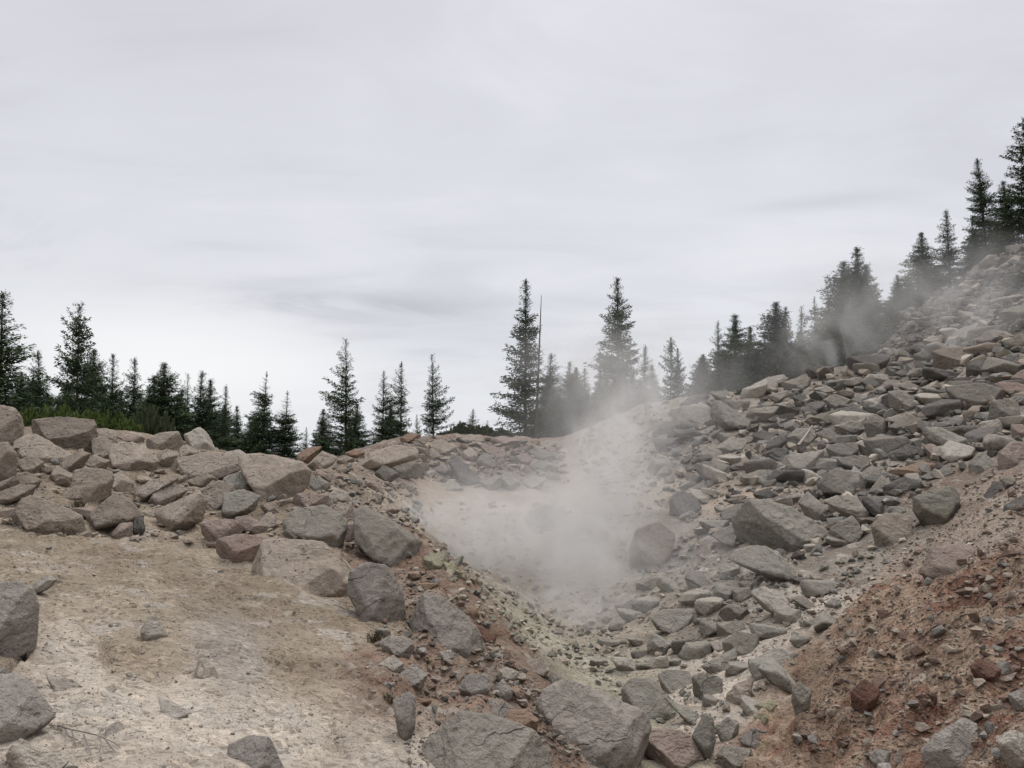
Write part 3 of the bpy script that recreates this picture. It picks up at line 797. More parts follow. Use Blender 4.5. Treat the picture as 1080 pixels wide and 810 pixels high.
L v 640,745 690,680 790,615 840,640 875,700 860,760 740,830 700,840 650,800|large pale grey boulder on the red earth at the bottom
L w 940,705 1000,660 1050,680 1080,800 980,800|whitish rock at the bottom corner on the red earth
L v 415,770 440,735 500,745 490,780 430,790|small violet-grey stone at the bottom of the red earth
L r 825,400 860,365 940,405 920,440 850,445|red angular rock in the red earth bank
L p 920,450 1010,420 1000,445 940,460|flat pinkish stone beside the red angular rock
L t 955,250 985,200 1070,175 1070,240 990,260|tan rock with a dark underside at the frame edge
L p 965,150 990,90 1070,80 1070,110 1000,150|smooth pinkish rock high on the red earth bank
L v 980,510 1030,490 1070,500 1070,550 1000,560|grey stone at the frame edge of the red earth bank
L v 450,800 500,790 510,830 440,840|tiny grey stone at the bottom edge of the red earth
L r 340,500 390,450 440,480 400,570 345,550|red-brown crusty lump jutting from the earth bank
N g 310,230 380,225 470,280 460,320 390,360 320,320|grey humped boulder at the edge of the rusty patch
N g 900,290 1000,275 1040,300 1040,400 1000,420 880,380|grey-brown boulder behind the white-topped dark block
N p 1010,420 1080,420 1100,500 1020,500|brown rock above the big pinkish frame edge boulder
N g 20,615 100,600 190,590 190,660 90,680 30,650|grey block just behind the rough light-grey boulder
N d 20,310 100,305 180,330 180,360 30,345|flat dark block beside the whitest square rock
N w 500,210 540,195 575,215 560,245 510,240|small chalky block at the foot of the misty hill
'''
HERO = []
nb = 0
for ln in BOULDERS.strip().splitlines():
    head, label = ln.split('|')
    reg, colr, *pts = head.split()
    ox, oy, sc, grp = REG[reg]
    poly = [(ox + float(a) / sc, oy + float(b_) / sc) for a, b_ in (q.split(',') for q in pts)]
    nb += 1
    Vv, Fc, base = outline_rock(poly, 1000 + nb, .55 if reg == 'L' or label.startswith('huge') else (-.45 if any(k in label for k in ('buried', 'sunken', 'sunk ', 'streak', 'triangular')) and reg in 'FD' else (.2 if reg in 'FE' else 0)))
    wpx = max(p[0] for p in poly) - min(p[0] for p in poly)
    nm = 'boulder' if wpx > 30 else 'rock'
    me = make_mesh(nm, Vv, Fc)
    o = link(nm, me, RM[colr], tuple(base))
    tag(o, label, nm, grp)
    HERO.append((min(p[0] for p in poly), min(p[1] for p in poly), max(p[0] for p in poly), max(p[1] for p in poly)))
HB = np.array(HERO)

# free shapes for smaller stones
def free_rock(seed, sub):
    rng = np.random.RandomState(seed)
    dims = np.array([1.0, rng.uniform(.6, 1.0), rng.uniform(.28, .62)])
    planes = []
    for k in range(rng.randint(8, 12)):
        n = rng.normal(size=3); n /= np.linalg.norm(n)
        planes.append((n, np.linalg.norm(n * dims * .5) * rng.uniform(.62, .95)))
    for ax in range(3):
        for sg in (-1, 1):
            n = np.zeros(3); n[ax] = sg; planes.append((n, dims[ax] * .5))
    return solid(planes, dims, sub, rng, 60, .9 if sub > 3 else .45, 5)
FREE4 = [free_rock(500 + k, 4) for k in range(8)]
def shard(seed, npts):
    import bmesh
    rng = np.random.RandomState(seed)
    q = rng.normal(size=(npts, 3)); q /= np.linalg.norm(q, axis=1)[:, None]
    q *= np.array([.5, rng.uniform(.3, .5), rng.uniform(.2, .42)]) * rng.uniform(.75, 1.1, (npts, 1))
    bm = bmesh.new()
    for c in q: bm.verts.new(c)
    r = bmesh.ops.convex_hull(bm, input=bm.verts)
    bmesh.ops.delete(bm, geom=list({g for g in r['geom_interior'] + r['geom_unused'] if isinstance(g, bmesh.types.BMVert)}), context='VERTS')
    bmesh.ops.triangulate(bm, faces=bm.faces)
    bm.verts.index_update()
    v = np.array([x.co[:] for x in bm.verts]); f = np.array([[p.index for p in fc.verts] for fc in bm.faces]); bm.free()
    return v, f
FREE2 = [shard(600 + k, 11 + k % 5) for k in range(24)]
FREE1 = [shard(700 + k, 8) for k in range(16)]
def inpoly(x, y, poly):
    c = np.zeros(len(x), bool); n = len(poly); j = n - 1
    for i in range(n):
        xi, yi = poly[i]; xj, yj = poly[j]
        c ^= ((yi > y) != (yj > y)) & (x < (xj - xi) * (y - yi) / (yj - yi + 1e-9) + xi); j = i
    return c
def sample_ground(poly, n, rng):
    poly = np.array(poly, float); lo, hi = poly.min(0), poly.max(0)
    x = rng.uniform(lo[0], hi[0], n * 4); y = rng.uniform(lo[1], hi[1], n * 4)
    k = inpoly(x, y, poly); x, y = x[k][:n], y[k][:n]
    r, a, sl = hit(x, y); ok = ~np.isnan(r)
    x, y, r, a = x[ok], y[ok], r[ok], a[ok]
    X_, Y_ = r * np.sin(a), r * np.cos(a)
    return x, y, r, np.stack([X_, Y_, ground_z(X_, Y_)], 1)
def rot_matrix(rng, tilt=.35):
    a = rng.uniform(0, 2 * math.pi); ca_, sa = math.cos(a), math.sin(a)
    R = np.array([[ca_, -sa, 0], [sa, ca_, 0], [0, 0, 1]])
    ax = rng.normal(size=3); ax /= np.linalg.norm(ax); th = rng.normal() * tilt
    Kx = np.array([[0, -ax[2], ax[1]], [ax[2], 0, -ax[0]], [-ax[1], ax[0], 0]])
    return R @ (np.eye(3) + math.sin(th) * Kx + (1 - math.cos(th)) * Kx @ Kx)

TALUS = [(700, 440), (740, 425), (850, 402), (930, 380), (1080, 330), (1080, 470), (1000, 500), (930, 560), (830, 600), (730, 560), (690, 500)]
FARRIM = [(390, 478), (450, 462), (590, 468), (600, 510), (500, 516), (400, 500), (340, 500)]
PILE = [(0, 470), (200, 475), (330, 490), (420, 520), (420, 600), (330, 600), (230, 580), (0, 560)]
BANK = [(430, 590), (500, 650), (600, 760), (640, 810), (430, 810), (400, 690), (380, 650)]
GULLY = [(650, 640), (740, 600), (850, 610), (900, 640), (800, 740), (760, 810), (640, 800), (620, 720)]
REDB = [(830, 800), (880, 690), (1000, 600), (1080, 560), (1080, 810)]
SIDE = [(850, 640), (950, 560), (1050, 490), (1080, 500), (1080, 560), (960, 630), (880, 690)]
HILL = [(925, 365), (945, 335), (1000, 290), (1085, 240), (1080, 350), (1000, 380), (940, 385)]
MID = [(640, 600), (720, 560), (850, 610), (940, 570), (860, 650), (740, 640)]
BASIN = [(440, 530), (560, 528), (640, 540), (700, 520), (700, 600), (650, 640), (560, 640), (480, 600)]
PITW = [(445, 560), (500, 600), (560, 640), (650, 640), (640, 720), (560, 690), (480, 630)]
PASS = [(600, 470), (650, 438), (705, 425), (705, 520), (640, 530)]
LEFTWALL = [(345, 500), (440, 515), (450, 560), (430, 590), (380, 560), (330, 530)]
SLOPE = [(0, 575), (230, 590), (380, 660), (430, 800), (0, 810)]
EDGE = [(440, 600), (480, 630), (560, 720), (620, 800), (560, 800), (500, 700), (420, 620)]

# mid-sized loose rocks, one object each
FILL = [(TALUS, 96, 13, 42, 'gggdwt', 'smaller angular grey rock wedged among the large blocks of the talus slope', 'loose rocks between the talus blocks'),
        (FARRIM, 30, 9, 21, 'ggto', 'small brown-grey rock in the rubble of the far rim behind the sandy ledge', 'loose rocks on the far rim'),
        (PILE, 40, 12, 26, 'ttp', 'small tan rock filling a gap in the boulder pile below the bushes', 'loose rocks in the boulder pile'),
        (BANK, 14, 10, 20, 'vvto', 'small brown-grey rock on the crumbling earth bank beside the steam pit', 'loose rocks on the earth bank'),
        (GULLY, 34, 16, 46, 'nnnwg', 'small pale green-grey rock on the gully bed', 'loose rocks on the gully bed'),
        (HILL, 22, 8, 20, 'gdt', 'small weathered rock high on the misty hillside', 'loose rocks on the hillside')]
rng = np.random.RandomState(42)
placed = []
for poly, cnt, s0, s1, cols, label, grp in FILL:
    x, y, r, P = sample_ground(poly, 900, rng)
    k = 0
    for i in range(len(x)):
        if k >= cnt: break
        inside = ((x[i] > HB[:, 0] - 1) & (x[i] < HB[:, 2] + 1) & (y[i] > HB[:, 1] - 2) & (y[i] < HB[:, 3] + 4)).sum()
        if inside > (1 if poly is TALUS or poly is PILE else 0): continue
        if any((x[i] - q[0]) ** 2 + (y[i] - q[1]) ** 2 < 12 ** 2 for q in placed): continue
        placed.append((x[i], y[i])); k += 1
        w = rng.uniform(s0, s1) * r[i] / F
        Vv, Fc = FREE4[rng.randint(len(FREE4))]
        Vv = (Vv * w * np.array([1, 1, rng.uniform(.8, 1.2)])) @ rot_matrix(rng).T
        me = make_mesh('rock', Vv, Fc)
        o = link('rock', me, RM[cols[rng.randint(len(cols))]], tuple(P[i] + np.array([0, 0, w * .10])))
        tag(o, label, 'rock', grp)

# rubble and gravel that nobody could count
def scatter(name, mats, jobs, shapes, seed, label):
    rng = np.random.RandomState(seed)
    VV, FF, MI, base = [], [], [], 0
    for poly, n, s0, s1, cols, reps in jobs:
        x, y, r, P = sample_ground(poly, n, rng)
        size = (s0 + (s1 - s0) * rng.uniform(0, 1, len(x)) ** 3) * r / F
        for i in range(len(x)):
            Vv, Fc = shapes[rng.randint(len(shapes))]
            v = (Vv * size[i]) @ rot_matrix(rng).T + P[i] + np.array([0, 0, size[i] * .12])
            VV.append(v); FF.append(Fc + base); base += len(v)
            MI.append(np.full(len(Fc), mats.index(cols[rng.randint(len(cols))]), np.int32))
    me = make_mesh(name, np.vstack(VV), np.vstack(FF), False)
    for m in mats: me.materials.append(SM[m])
    me.polygons.foreach_set('material_index', np.concatenate(MI)[:len(me.polygons)])
    return tag(link(name, me), label, name, kind='stuff')
def stone_mat(name, col):
    m, t, b, _ = new_mat(name)
    p = t.n('ShaderNodeNewGeometry'); pos = p.outputs['Position']
    n0 = t.math('ADD', t.math('MULTIPLY', t.noise(pos, 3.1, 2), .5), t.math('MULTIPLY', p.outputs['Random Per Island'], .5))
    c = t.mix(n0, tuple(x * .62 for x in col), tuple(min(1, x * 1.4) for x in col))
    n2 = t.noise(pos, 30, 4, .65)
    c = t.mix(t.math('MULTIPLY', t.ramp(n2, .46, .3), .5), c, t.mix(1.0, c, (.5, .5, .5), 'MULTIPLY'))
    t.link(c, b.inputs['Base Color']); t.link(t.bump(n2, .8, .03), b.inputs['Normal'])
    return m
SM = {'t': stone_mat('tan_rubble', alb(154, 142, 127)), 'g': stone_mat('grey_rubble', alb(128, 124, 116)), 'r': stone_mat('red_rubble', alb(118, 100, 88)),
      'w': stone_mat('pale_rubble', alb(178, 168, 152)), 'n': stone_mat('green_grey_rubble', alb(142, 139, 124)), 'd': stone_mat('dark_rubble', alb(96, 90, 83)),
      'y': stone_mat('yellow_rubble', alb(152, 144, 124))}
KEYS = list('tgrwndy')
scatter('rubble', KEYS, [
    (TALUS, 2300, 3, 22, 'gggdtw', 1), (FARRIM, 900, 2.5, 13, 'ggttr', 1), (LEFTWALL, 420, 3, 15, 'gtgt', 1), (PILE, 700, 3, 14, 'tttg', 1), (BANK, 420, 3, 14, 'tgrdt', 1),
    (GULLY, 520, 3, 13, 'nnwgt', 1), (HILL, 2000, 2.5, 14, 'tggdd', 1), (BASIN, 500, 2.5, 12, 'twng', 1), (PASS, 420, 2.5, 12, 'gtg', 1), (MID, 520, 2.5, 13, 'ggtwn', 1), (SIDE, 300, 3, 12, 'twgrr', 1), (REDB, 600, 2.5, 18, 'rrttrg', 1), (EDGE, 420, 3, 13, 'trdy', 1), (PITW, 520, 3, 15, 'tywng', 1),
    (SLOPE, 90, 3, 9, 'twg', 1)], FREE2, 11, 'loose broken stones strewn between the boulders on all the slopes')
scatter('gravel', KEYS, [
    (SLOPE, 5200, .9, 3.2, 'ttttwtg', 1), (REDB, 7000, 1.1, 4.5, 'rrttdtg', 1), (BANK, 2600, 1.2, 5.5, 'trtdg', 1), (EDGE, 1500, 1.2, 5, 'rtdy', 1), (SIDE, 1500, 1.2, 5, 'twrg', 1),
    (GULLY, 1500, 1.2, 5, 'nwty', 1), (PILE, 1200, 1.2, 4, 'ttd', 1), (FARRIM, 900, 1.2, 4, 'tgr', 1), (TALUS, 900, 1.2, 4, 'gtd', 1)], FREE1, 12, 'fine loose gravel and grit covering the bare soil')

# ------------------------------------------------------------------ conifers
def leaf_mat(name, a, b_):
    m, t, b, _ = new_mat(name)
    g = t.n('ShaderNodeNewGeometry')
    oi = t.n('ShaderNodeObjectInfo')
    f = t.math('ADD', t.math('MULTIPLY', g.outputs['Random Per Island'], .7), t.math('MULTIPLY', oi.outputs['Random'], .3))
    t.link(t.mix(f, a, b_), b.inputs['Base Color'])
    return m
NEEDLE = leaf_mat('dark_needles', (.032, .052, .028), (.10, .135, .07))
NEEDLE_W = leaf_mat('weathered_needles', (.05, .055, .04), (.10, .10, .07))
BUSH = leaf_mat('green_bush_leaves', (.045, .065, .016), (.11, .14, .04))
BUSHD = leaf_mat('dull_bush_leaves', (.03, .04, .02), (.07, .08, .04))
bark, t, b, _ = new_mat('bark')
pz = t.n('ShaderNodeTexCoord').outputs['Object']
t.link(t.mix(t.noise(t.vm('MULTIPLY', pz, (6, 6, 1.0)), 3, 4), (.03, .024, .018), (.11, .09, .07)), b.inputs['Base Color'])
deadwood, t, b, _ = new_mat('dead_wood')
pz = t.n('ShaderNodeTexCoord').outputs['Object']
t.link(t.mix(t.noise(t.vm('MULTIPLY', pz, (6, 6, 1.0)), 3, 4), (.10, .09, .08), (.26, .23, .20)), b.inputs['Base Color'])

def tube(path, rad, sides=6):
    path = np.array(path, float); n = len(path); V, Fc = [], []
    for i in range(n):
        d = path[min(i + 1, n - 1)] - path[max(i - 1, 0)]; d = d / (np.linalg.norm(d) + 1e-9)
        u = np.cross(d, [0.3, .2, 1] if abs(d[2]) < .9 else [1, 0, 0]); u /= np.linalg.norm(u); w = np.cross(d, u)
        for k in range(sides):
            an = 2 * math.pi * k / sides
            V.append(path[i] + (u * math.cos(an) + w * math.sin(an)) * rad[i])
    for i in range(n - 1):
        for k in range(sides):
            k2 = (k + 1) % sides
            Fc.append((i * sides + k, i * sides + k2, (i + 1) * sides + k2, (i + 1) * sides + k))
    return np.array(V), np.array(Fc)
def merge(parts):
    V, Fc, b0 = [], [], 0
    for v, f in parts:
        V.append(v); Fc.append(f + b0); b0 += len(v)
    return np.vstack(V), np.vstack(Fc)

def conifer(seed, H=14.0, R=2.1, z0=.06, gap=.34, nb=6, el0=-.25, el1=.6, up=.25, dens=1.0, power=.8, irr=.3, leafless=1.0, csz=.28, gaps=0.0, reps=5):
    rng = np.random.RandomState(seed)
    C0, AX, SD, LN, WD = [], [], [], [], []
    wood = []
    lean = rng.normal(size=2) * .012
    tz = np.linspace(0, 1, 9)
    tp = np.stack([lean[0] * H * tz ** 2, lean[1] * H * tz ** 2, tz * H], 1)
    wood.append(tube(tp, .009 * H * (1 - tz) ** .9 + .010, 7))
    z = z0 * H; zlast = z
    lop = rng.uniform(0, 2 * math.pi); lopa = rng.uniform(.1, .4)
    while z < H * .985:
        tt = (z / H - z0) / (1 - z0)
        g = gap * (1.15 - .5 * tt) * rng.uniform(.75, 1.25)
        z += g
        if z > H * .99: break
        nn = max(3, int(round(nb * rng.uniform(.7, 1.3))))
        rad = R * (1 - tt) ** power + .05
        if tt < .12: rad *= .6 + 3.3 * tt
        rad *= rng.uniform(1 - irr, 1 + irr * .45)
        a0 = rng.uniform(0, 6.28)
        bare = z / H > leafless
        for k in range(nn):
            if rng.uniform() < gaps: continue
            an = a0 + 6.283 * k / nn + rng.normal() * .25
            L = rad * rng.uniform(.65, 1.12) * (1 + lopa * math.cos(an - lop))
            el = el0 + (el1 - el0) * tt ** 1.3 + rng.normal() * .12
            b0 = np.array([lean[0] * H * tt ** 2, lean[1] * H * tt ** 2, z + rng.normal() * g * .3])
            hd = np.array([math.cos(an), math.sin(an), 0]); sd = np.array([-hd[1], hd[0], 0])
            m = max(2, int(L / .2 * dens))
            sc = np.linspace(.12, 1, m)
            pts = b0 + np.outer(sc * L * math.cos(el), hd) + np.outer(sc * L * math.sin(el) + up * L * sc ** 2.2 * .6 - .12 * L * sc * (1 - tt), [0, 0, 1])
            wood.append(tube(pts[[0, m // 2, m - 1]] if m > 2 else pts, np.array([.035, .02, .008] if m > 2 else [.03, .008]) * (L / 2 + .4), 3))
            if bare and rng.uniform() < .75: continue
            dirv = hd * math.cos(el) + np.array([0, 0, math.sin(el) + up * .5]); dirv /= np.linalg.norm(dirv)
            for q in range(m):
                wlat = (.22 + .5 * sc[q] * (1 - sc[q] * .8)) * min(1.0, L * .5)
                for s_ in range(1 if bare else reps):
                    lat = rng.uniform(-1, 1) * wlat
                    ax = dirv * rng.uniform(.1, 1.0) + sd * np.sign(lat) * rng.uniform(.1, .9) + rng.normal(size=3) * .42
                    ax /= np.linalg.norm(ax)
                    C0.append(pts[q] + sd * lat + np.array([rng.normal() * .05, rng.normal() * .05, rng.normal() * .09 - abs(lat) * .35])); AX.append(ax)
                    k_ = min(1.0, .3 + .7 * rad / 1.3); LN.append(csz * k_ * rng.uniform(.6, 1.35)); WD.append(csz * k_ * rng.uniform(.2, .42))
    # leader sprays
    for k in range(14):
        ax = np.array([rng.normal() * .5, rng.normal() * .5, 1]); ax /= np.linalg.norm(ax)
        C0.append(np.array([lean[0] * H, lean[1] * H, H * (.955 + .045 * k / 14)])); AX.append(ax); LN.append(csz * .9); WD.append(csz * .2)
    C0, AX, LN, WD = np.array(C0), np.array(AX), np.array(LN), np.array(WD)
    rv = rng.normal(size=AX.shape); SDv = np.cross(AX, rv + np.array([0, 0, 1.2])); SDv /= np.linalg.norm(SDv, axis=1)[:, None]
    sag = np.array([0, 0, -1.0]) * (LN * .12)[:, None]
    a = C0 - SDv * (WD * .25)[:, None]; b1 = C0 + AX * (LN * .55)[:, None] - SDv * (WD * .5)[:, None]
    c1 = C0 + AX * LN[:, None] + sag; d = C0 + AX * (LN * .5)[:, None] + SDv * (WD * .5)[:, None]
    n = len(C0); V = np.stack([a, b1, c1, d], 1).reshape(-1, 3)
    Fc = np.arange(n * 4).reshape(n, 4)
    cm = make_mesh('crown', V, Fc, False); cm.materials.append(NEEDLE)
    wm = merge([(v, f) for v, f in wood]); tm = make_mesh('trunk', wm[0], wm[1], True); tm.materials.append(bark)
    return {'crown': cm, 'trunk': tm, 'H': H, 'R': R}
PROTO = {
 'dense': [conifer(k, R=r_, nb=8, gap=.36, power=p_, irr=i_, reps=12, dens=1.3) for k, r_, p_, i_ in ((1, 2.7, .95, .35), (2, 2.4, .9, .45), (3, 2.8, 1.0, .5), (21, 2.5, .8, .5))],
 'open': [conifer(k, R=r_, nb=6, gap=g_, power=1.0, el0=-.05, el1=.75, up=.55, irr=i_, reps=10, gaps=.08, dens=1.2) for k, r_, g_, i_ in ((4, 2.6, .62, .4), (5, 2.4, .56, .5), (22, 2.5, .66, .5))],
 'fir': [conifer(k, R=r_, nb=7, gap=g_, power=p_, up=.38, irr=i_, z0=.03, reps=11, el0=-.1, dens=1.25, gaps=.06) for k, r_, g_, p_, i_ in ((6, 2.3, .44, .85, .45), (7, 2.4, .47, .9, .5), (23, 2.3, .45, .75, .55), (24, 2.5, .5, .95, .45))],
 'pine': [conifer(8, R=2.6, nb=6, gap=.52, power=.75, el0=0, el1=.9, up=.5, irr=.6, csz=.32, z0=.22, gaps=.2, reps=13), conifer(9, R=2.5, nb=6, gap=.55, power=.75, el0=-.1, el1=.8, up=.45, irr=.6, csz=.32, z0=.1, gaps=.2, reps=13)],
 'baretop': [conifer(10, R=2.4, nb=8, gap=.36, power=.9, leafless=.74, irr=.4, reps=12, dens=1.3), conifer(11, R=2.3, nb=8, gap=.36, power=.85, leafless=.8, irr=.45, reps=12, dens=1.3)],
}
GL, GC, GR, GH = 'conifers behind the boulder pile', 'conifers behind the far rim', 'conifers behind the talus crest', 'conifers along the hill skyline'
TREES = [  # px of the tip, py of the tip, width px, distance, kind, group, label
 (6, 307, 84, 62, 'fir', GL, 'massive dark fir at the frame edge above the tall rounded boulder'),
 (47, 369, 44, 74, 'fir', GL, 'slim fir between the massive edge fir and the tall pine'),
 (85, 319, 52, 64, 'pine', GL, 'tall pine with a bare visible trunk standing over the bushes'),
 (96, 366, 42, 72, 'dense', GL, 'dense dark fir pressed behind the tall bare-trunked pine'),
 (122, 372, 40, 70, 'fir', GL, 'pointed fir standing beside the tall bare-trunked pine'),
 (142, 376, 40, 75, 'fir', GL, 'feathery fir between the pointed fir and the twin-tipped dense fir'),
 (166, 396, 36, 76, 'dense', GL, 'shorter fir half hidden by the twin-tipped dense fir'),
 (177, 381, 50, 70, 'dense', GL, 'broad twin-tipped dense fir above the rounded tan boulder'),
 (198, 394, 36, 77, 'open', GL, 'thin-topped fir behind the upright squared block'),
 (212, 391, 46, 72, 'fir', GL, 'ragged fir directly above the upright squared block'),
 (222, 400, 40, 79, 'dense', GL, 'dark fir tucked behind the ragged fir'),
 (238, 404, 34, 70, 'fir', GL, 'narrow fir ending the unbroken row of firs'),
 (252, 428, 26, 76, 'dense', GL, 'short fir squeezed between the narrow fir and a bare-tipped fir'),
 (278, 391, 44, 66, 'baretop', GL, 'dark fir with a wispy dying top above the table boulder'),
 (301, 411, 46, 66, 'baretop', GL, 'stout fir with scraggly bare tip and stray twigs'),
 (324, 449, 20, 72, 'open', GL, 'tiny young fir in the sky gap'),
 (340, 431, 32, 68, 'dense', GL, 'small dark cone-shaped fir in the sky gap'),
 (367, 357, 52, 66, 'open', GC, 'tall open-branched fir with a pointed leader and tiered limbs'),
 (404, 390, 44, 70, 'open', GC, 'crooked-limbed fir of the close pair beside the tiered fir'),
 (424, 381, 40, 68, 'open', GC, 'straighter and taller fir of the close pair'),
 (458, 373, 40, 70, 'open', GC, 'lone slender fir with see-through layered branches'),
 (441, 436, 22, 76, 'open', GC, 'small sapling between the close pair and the lone slender fir'),
 (498, 430, 26, 60, 'open', GC, 'young sapling rising from the rim shrubs'),
 (516, 442, 16, 60, 'open', GC, 'tiny sapling at the end of the rim shrubs'),
 (554, 293, 56, 62, 'fir', GC, 'tallest narrow fir beside the dead spar'),
 (578, 372, 46, 66, 'fir', GC, 'shorter fir at the foot of the dead spar, in thin steam'),
 (597, 380, 36, 72, 'fir', GC, 'first hazy tip between the two tallest firs'),
 (607, 386, 34, 70, 'dense', GC, 'middle hazy fir in the low group between the two tallest'),
 (618, 387, 34, 74, 'fir', GC, 'hazy pointed fir closest to the bushier tall fir'),
 (631, 383, 30, 68, 'fir', GC, 'dim fir overlapped by the bushier tall fir'),
 (651, 292, 56, 62, 'fir', GC, 'tall bushy fir rising straight out of the steam'),
 (678, 363, 38, 66, 'fir', GC, 'medium fir overlapping the tall bushy fir'),
 (690, 385, 28, 72, 'dense', GC, 'small dim fir between the medium fir and the paired open firs'),
 (706, 355, 32, 66, 'pine', GC, 'airy fir standing alone before the talus crest'),
 (716, 366, 24, 70, 'fir', GC, 'slighter fir leaning on the airy one'),
 (742, 372, 36, 68, 'dense', GR, 'low bushy fir at the start of the talus crest trees'),
 (757, 337, 44, 66, 'open', GR, 'lacy fir with tiered limbs over the thin capping slab'),
 (775, 330, 42, 64, 'dense', GR, 'dark fir behind the lacy tiered one'),
 (788, 344, 42, 68, 'dense', GR, 'bushy dark fir filling the gap before the broad fir'),
 (816, 317, 54, 64, 'dense', GR, 'broad dark fir on the talus crest'),
 (824, 322, 36, 68, 'fir', GR, 'second tip growing beside the broad dark fir'),
 (843, 322, 38, 80, 'open', GR, 'pale thin fir fading in the mist'),
 (859, 311, 34, 82, 'open', GR, 'faint fir beside the big dark clump'),
 (886, 273, 56, 62, 'dense', GR, 'first tree of the big dark clump'),
 (900, 262, 54, 60, 'dense', GR, 'tallest tree of the big dark clump'),
 (915, 277, 50, 62, 'dense', GR, 'ragged outer tree of the big dark clump'),
 (872, 318, 40, 66, 'dense', GR, 'low tree at the foot of the big dark clump'),
 (937, 318, 28, 68, 'dense', GH, 'little fir beside the two-tipped pair on the slope'),
 (947, 289, 34, 66, 'dense', GH, 'taller fir of the two-tipped pair on the slope'),
 (957, 290, 30, 68, 'fir', GH, 'slimmer fir of the two-tipped pair on the slope'),
 (974, 243, 42, 68, 'dense', GH, 'dense pointed fir with spiky limbs on the hill skyline'),
 (999, 219, 40, 70, 'fir', GH, 'open fir in the middle of the hill skyline'),
 (1021, 227, 32, 82, 'open', GH, 'pale fir behind the gap between two skyline firs'),
 (1037, 167, 38, 72, 'fir', GH, 'tall narrow fir high on the hill skyline'),
 (1061, 190, 40, 78, 'fir', GH, 'shaded fir between the two tallest hilltop firs'),
 (1075, 124, 50, 74, 'pine', GH, 'highest tree of all, a ragged pine at the frame edge'),
 (1030, 240, 34, 76, 'dense', GH, 'low dark fir at the foot of the tall narrow hilltop fir'),
 (1092, 185, 46, 76, 'dense', GH, 'dark fir cut off by the frame edge on the hilltop'),
 (24, 392, 42, 70, 'dense', GL, 'dark fir filling the gap beside the massive edge fir'),
 (66, 405, 40, 78, 'dense', GL, 'low dark fir behind the bare trunk of the tall pine'),
 (110, 400, 40, 80, 'dense', GL, 'dim fir behind the pointed fir'),
 (155, 408, 40, 80, 'dense', GL, 'dim fir behind the feathery fir'),
 (188, 410, 44, 80, 'dense', GL, 'dim fir behind the twin-tipped dense fir'),
 (266, 436, 30, 74, 'dense', GL, 'low dark fir at the base of the wispy-topped fir'),
 (374, 425, 48, 72, 'dense', GC, 'dark low fir behind the base of the tiered fir'),
 (412, 425, 48, 74, 'dense', GC, 'dark low fir behind the base of the close pair'),
 (588, 410, 46, 76, 'dense', GC, 'low misty fir behind the dead spar'),
 (640, 398, 50, 76, 'dense', GC, 'low misty fir behind the tall bushy fir'),
 (665, 392, 46, 74, 'dense', GC, 'dark misty fir between the tall bushy fir and the medium fir'),
 (765, 368, 50, 72, 'dense', GR, 'low dark fir under the lacy tiered one'),
 (800, 366, 48, 72, 'dense', GR, 'low dark fir just before the broad one'),
 (988, 278, 40, 74, 'dense', GH, 'low fir between the spiky fir and the open skyline fir'),
 (1052, 235, 40, 78, 'dense', GH, 'low fir under the shaded hilltop one'),
]
_q = random.Random(9)
for k in range(15): TREES.append((4 + k * 17 + _q.randint(-5, 5), 404 + int(k * 1.6) + _q.randint(-9, 9), 46, 86, 'dense', GL, 'shadowy fir in the solid back row of the forest behind the boulder pile'))
for k in range(8): TREES.append((738 + k * 26 + _q.randint(-5, 5), 378 - k * 5 + _q.randint(-8, 8), 46, 84, 'dense', GR, 'shadowy fir in the back row behind the talus crest trees'))
for k in range(7): TREES.append((575 + k * 18 + _q.randint(-4, 4), 405 + _q.randint(-9, 9), 42, 84, 'dense', GC, 'misty fir in the back row between the two tallest firs'))
rng = np.random.RandomState(5)
def place_at(px, py, r):
    az_, s_ = px_az_s(px, py)
    x, y = r * math.sin(az_), r * math.cos(az_)
    return x, y, float(ground_z(x, y)[0]), CAMZ + s_ * r
for i, (px, py, wpx, r, kind, grp, label) in enumerate(TREES):
    x, y, zb, zt = place_at(px, py, r)
    pr = PROTO[kind][i % len(PROTO[kind])]
    e = bpy.data.objects.new('conifer_tree', None); coll.objects.link(e)
    e.location = (x, y, zb - .1); e.empty_display_size = .5
    hgt = max(zt - zb, 1.0)
    wid = wpx * r / F
    sx = (1.75 if kind == 'dense' else 1.25) * wid / (2 * pr['R']); sz = hgt / pr['H']
    sx = min(max(sx, sz * .7), sz * 2.0)
    e.scale = (sx, sx, sz); e.rotation_euler = (rng.normal() * .018, rng.normal() * .018, rng.uniform(0, 6.28))
    tag(e, label, 'tree', grp)
    for part in ('trunk', 'crown'):
        o = bpy.data.objects.new(part, pr[part]); coll.objects.link(o); o.parent = e

# dead spar
x, y, zb, zt = place_at(571, 311, 61)
Hs = zt - zb
zq = np.linspace(0, 1, 8)
parts = [tube(np.stack([-.45 * (1 - zq), 0 * zq, zq * Hs], 1), .10 * (1 - zq) ** .8 + .015, 7)]
rs = np.random.RandomState(3)
for k in range(9):
    zz_ = rs.uniform(.25, .85); an = rs.uniform(0, 6.28); L = rs.uniform(.3, .6)
    p0 = np.array([-.45 * (1 - zz_), 0, zz_ * Hs])
    parts.append(tube([p0, p0 + np.array([math.cos(an) * L, math.sin(an) * L, .1])], [.03, .008], 4))
vv, ff = merge(parts)
tag(link('dead_tree', make_mesh('dead_tree', vv, ff), bark, (x, y, zb)), 'bare thin dead spar leaning beside the tallest narrow fir', 'tree')

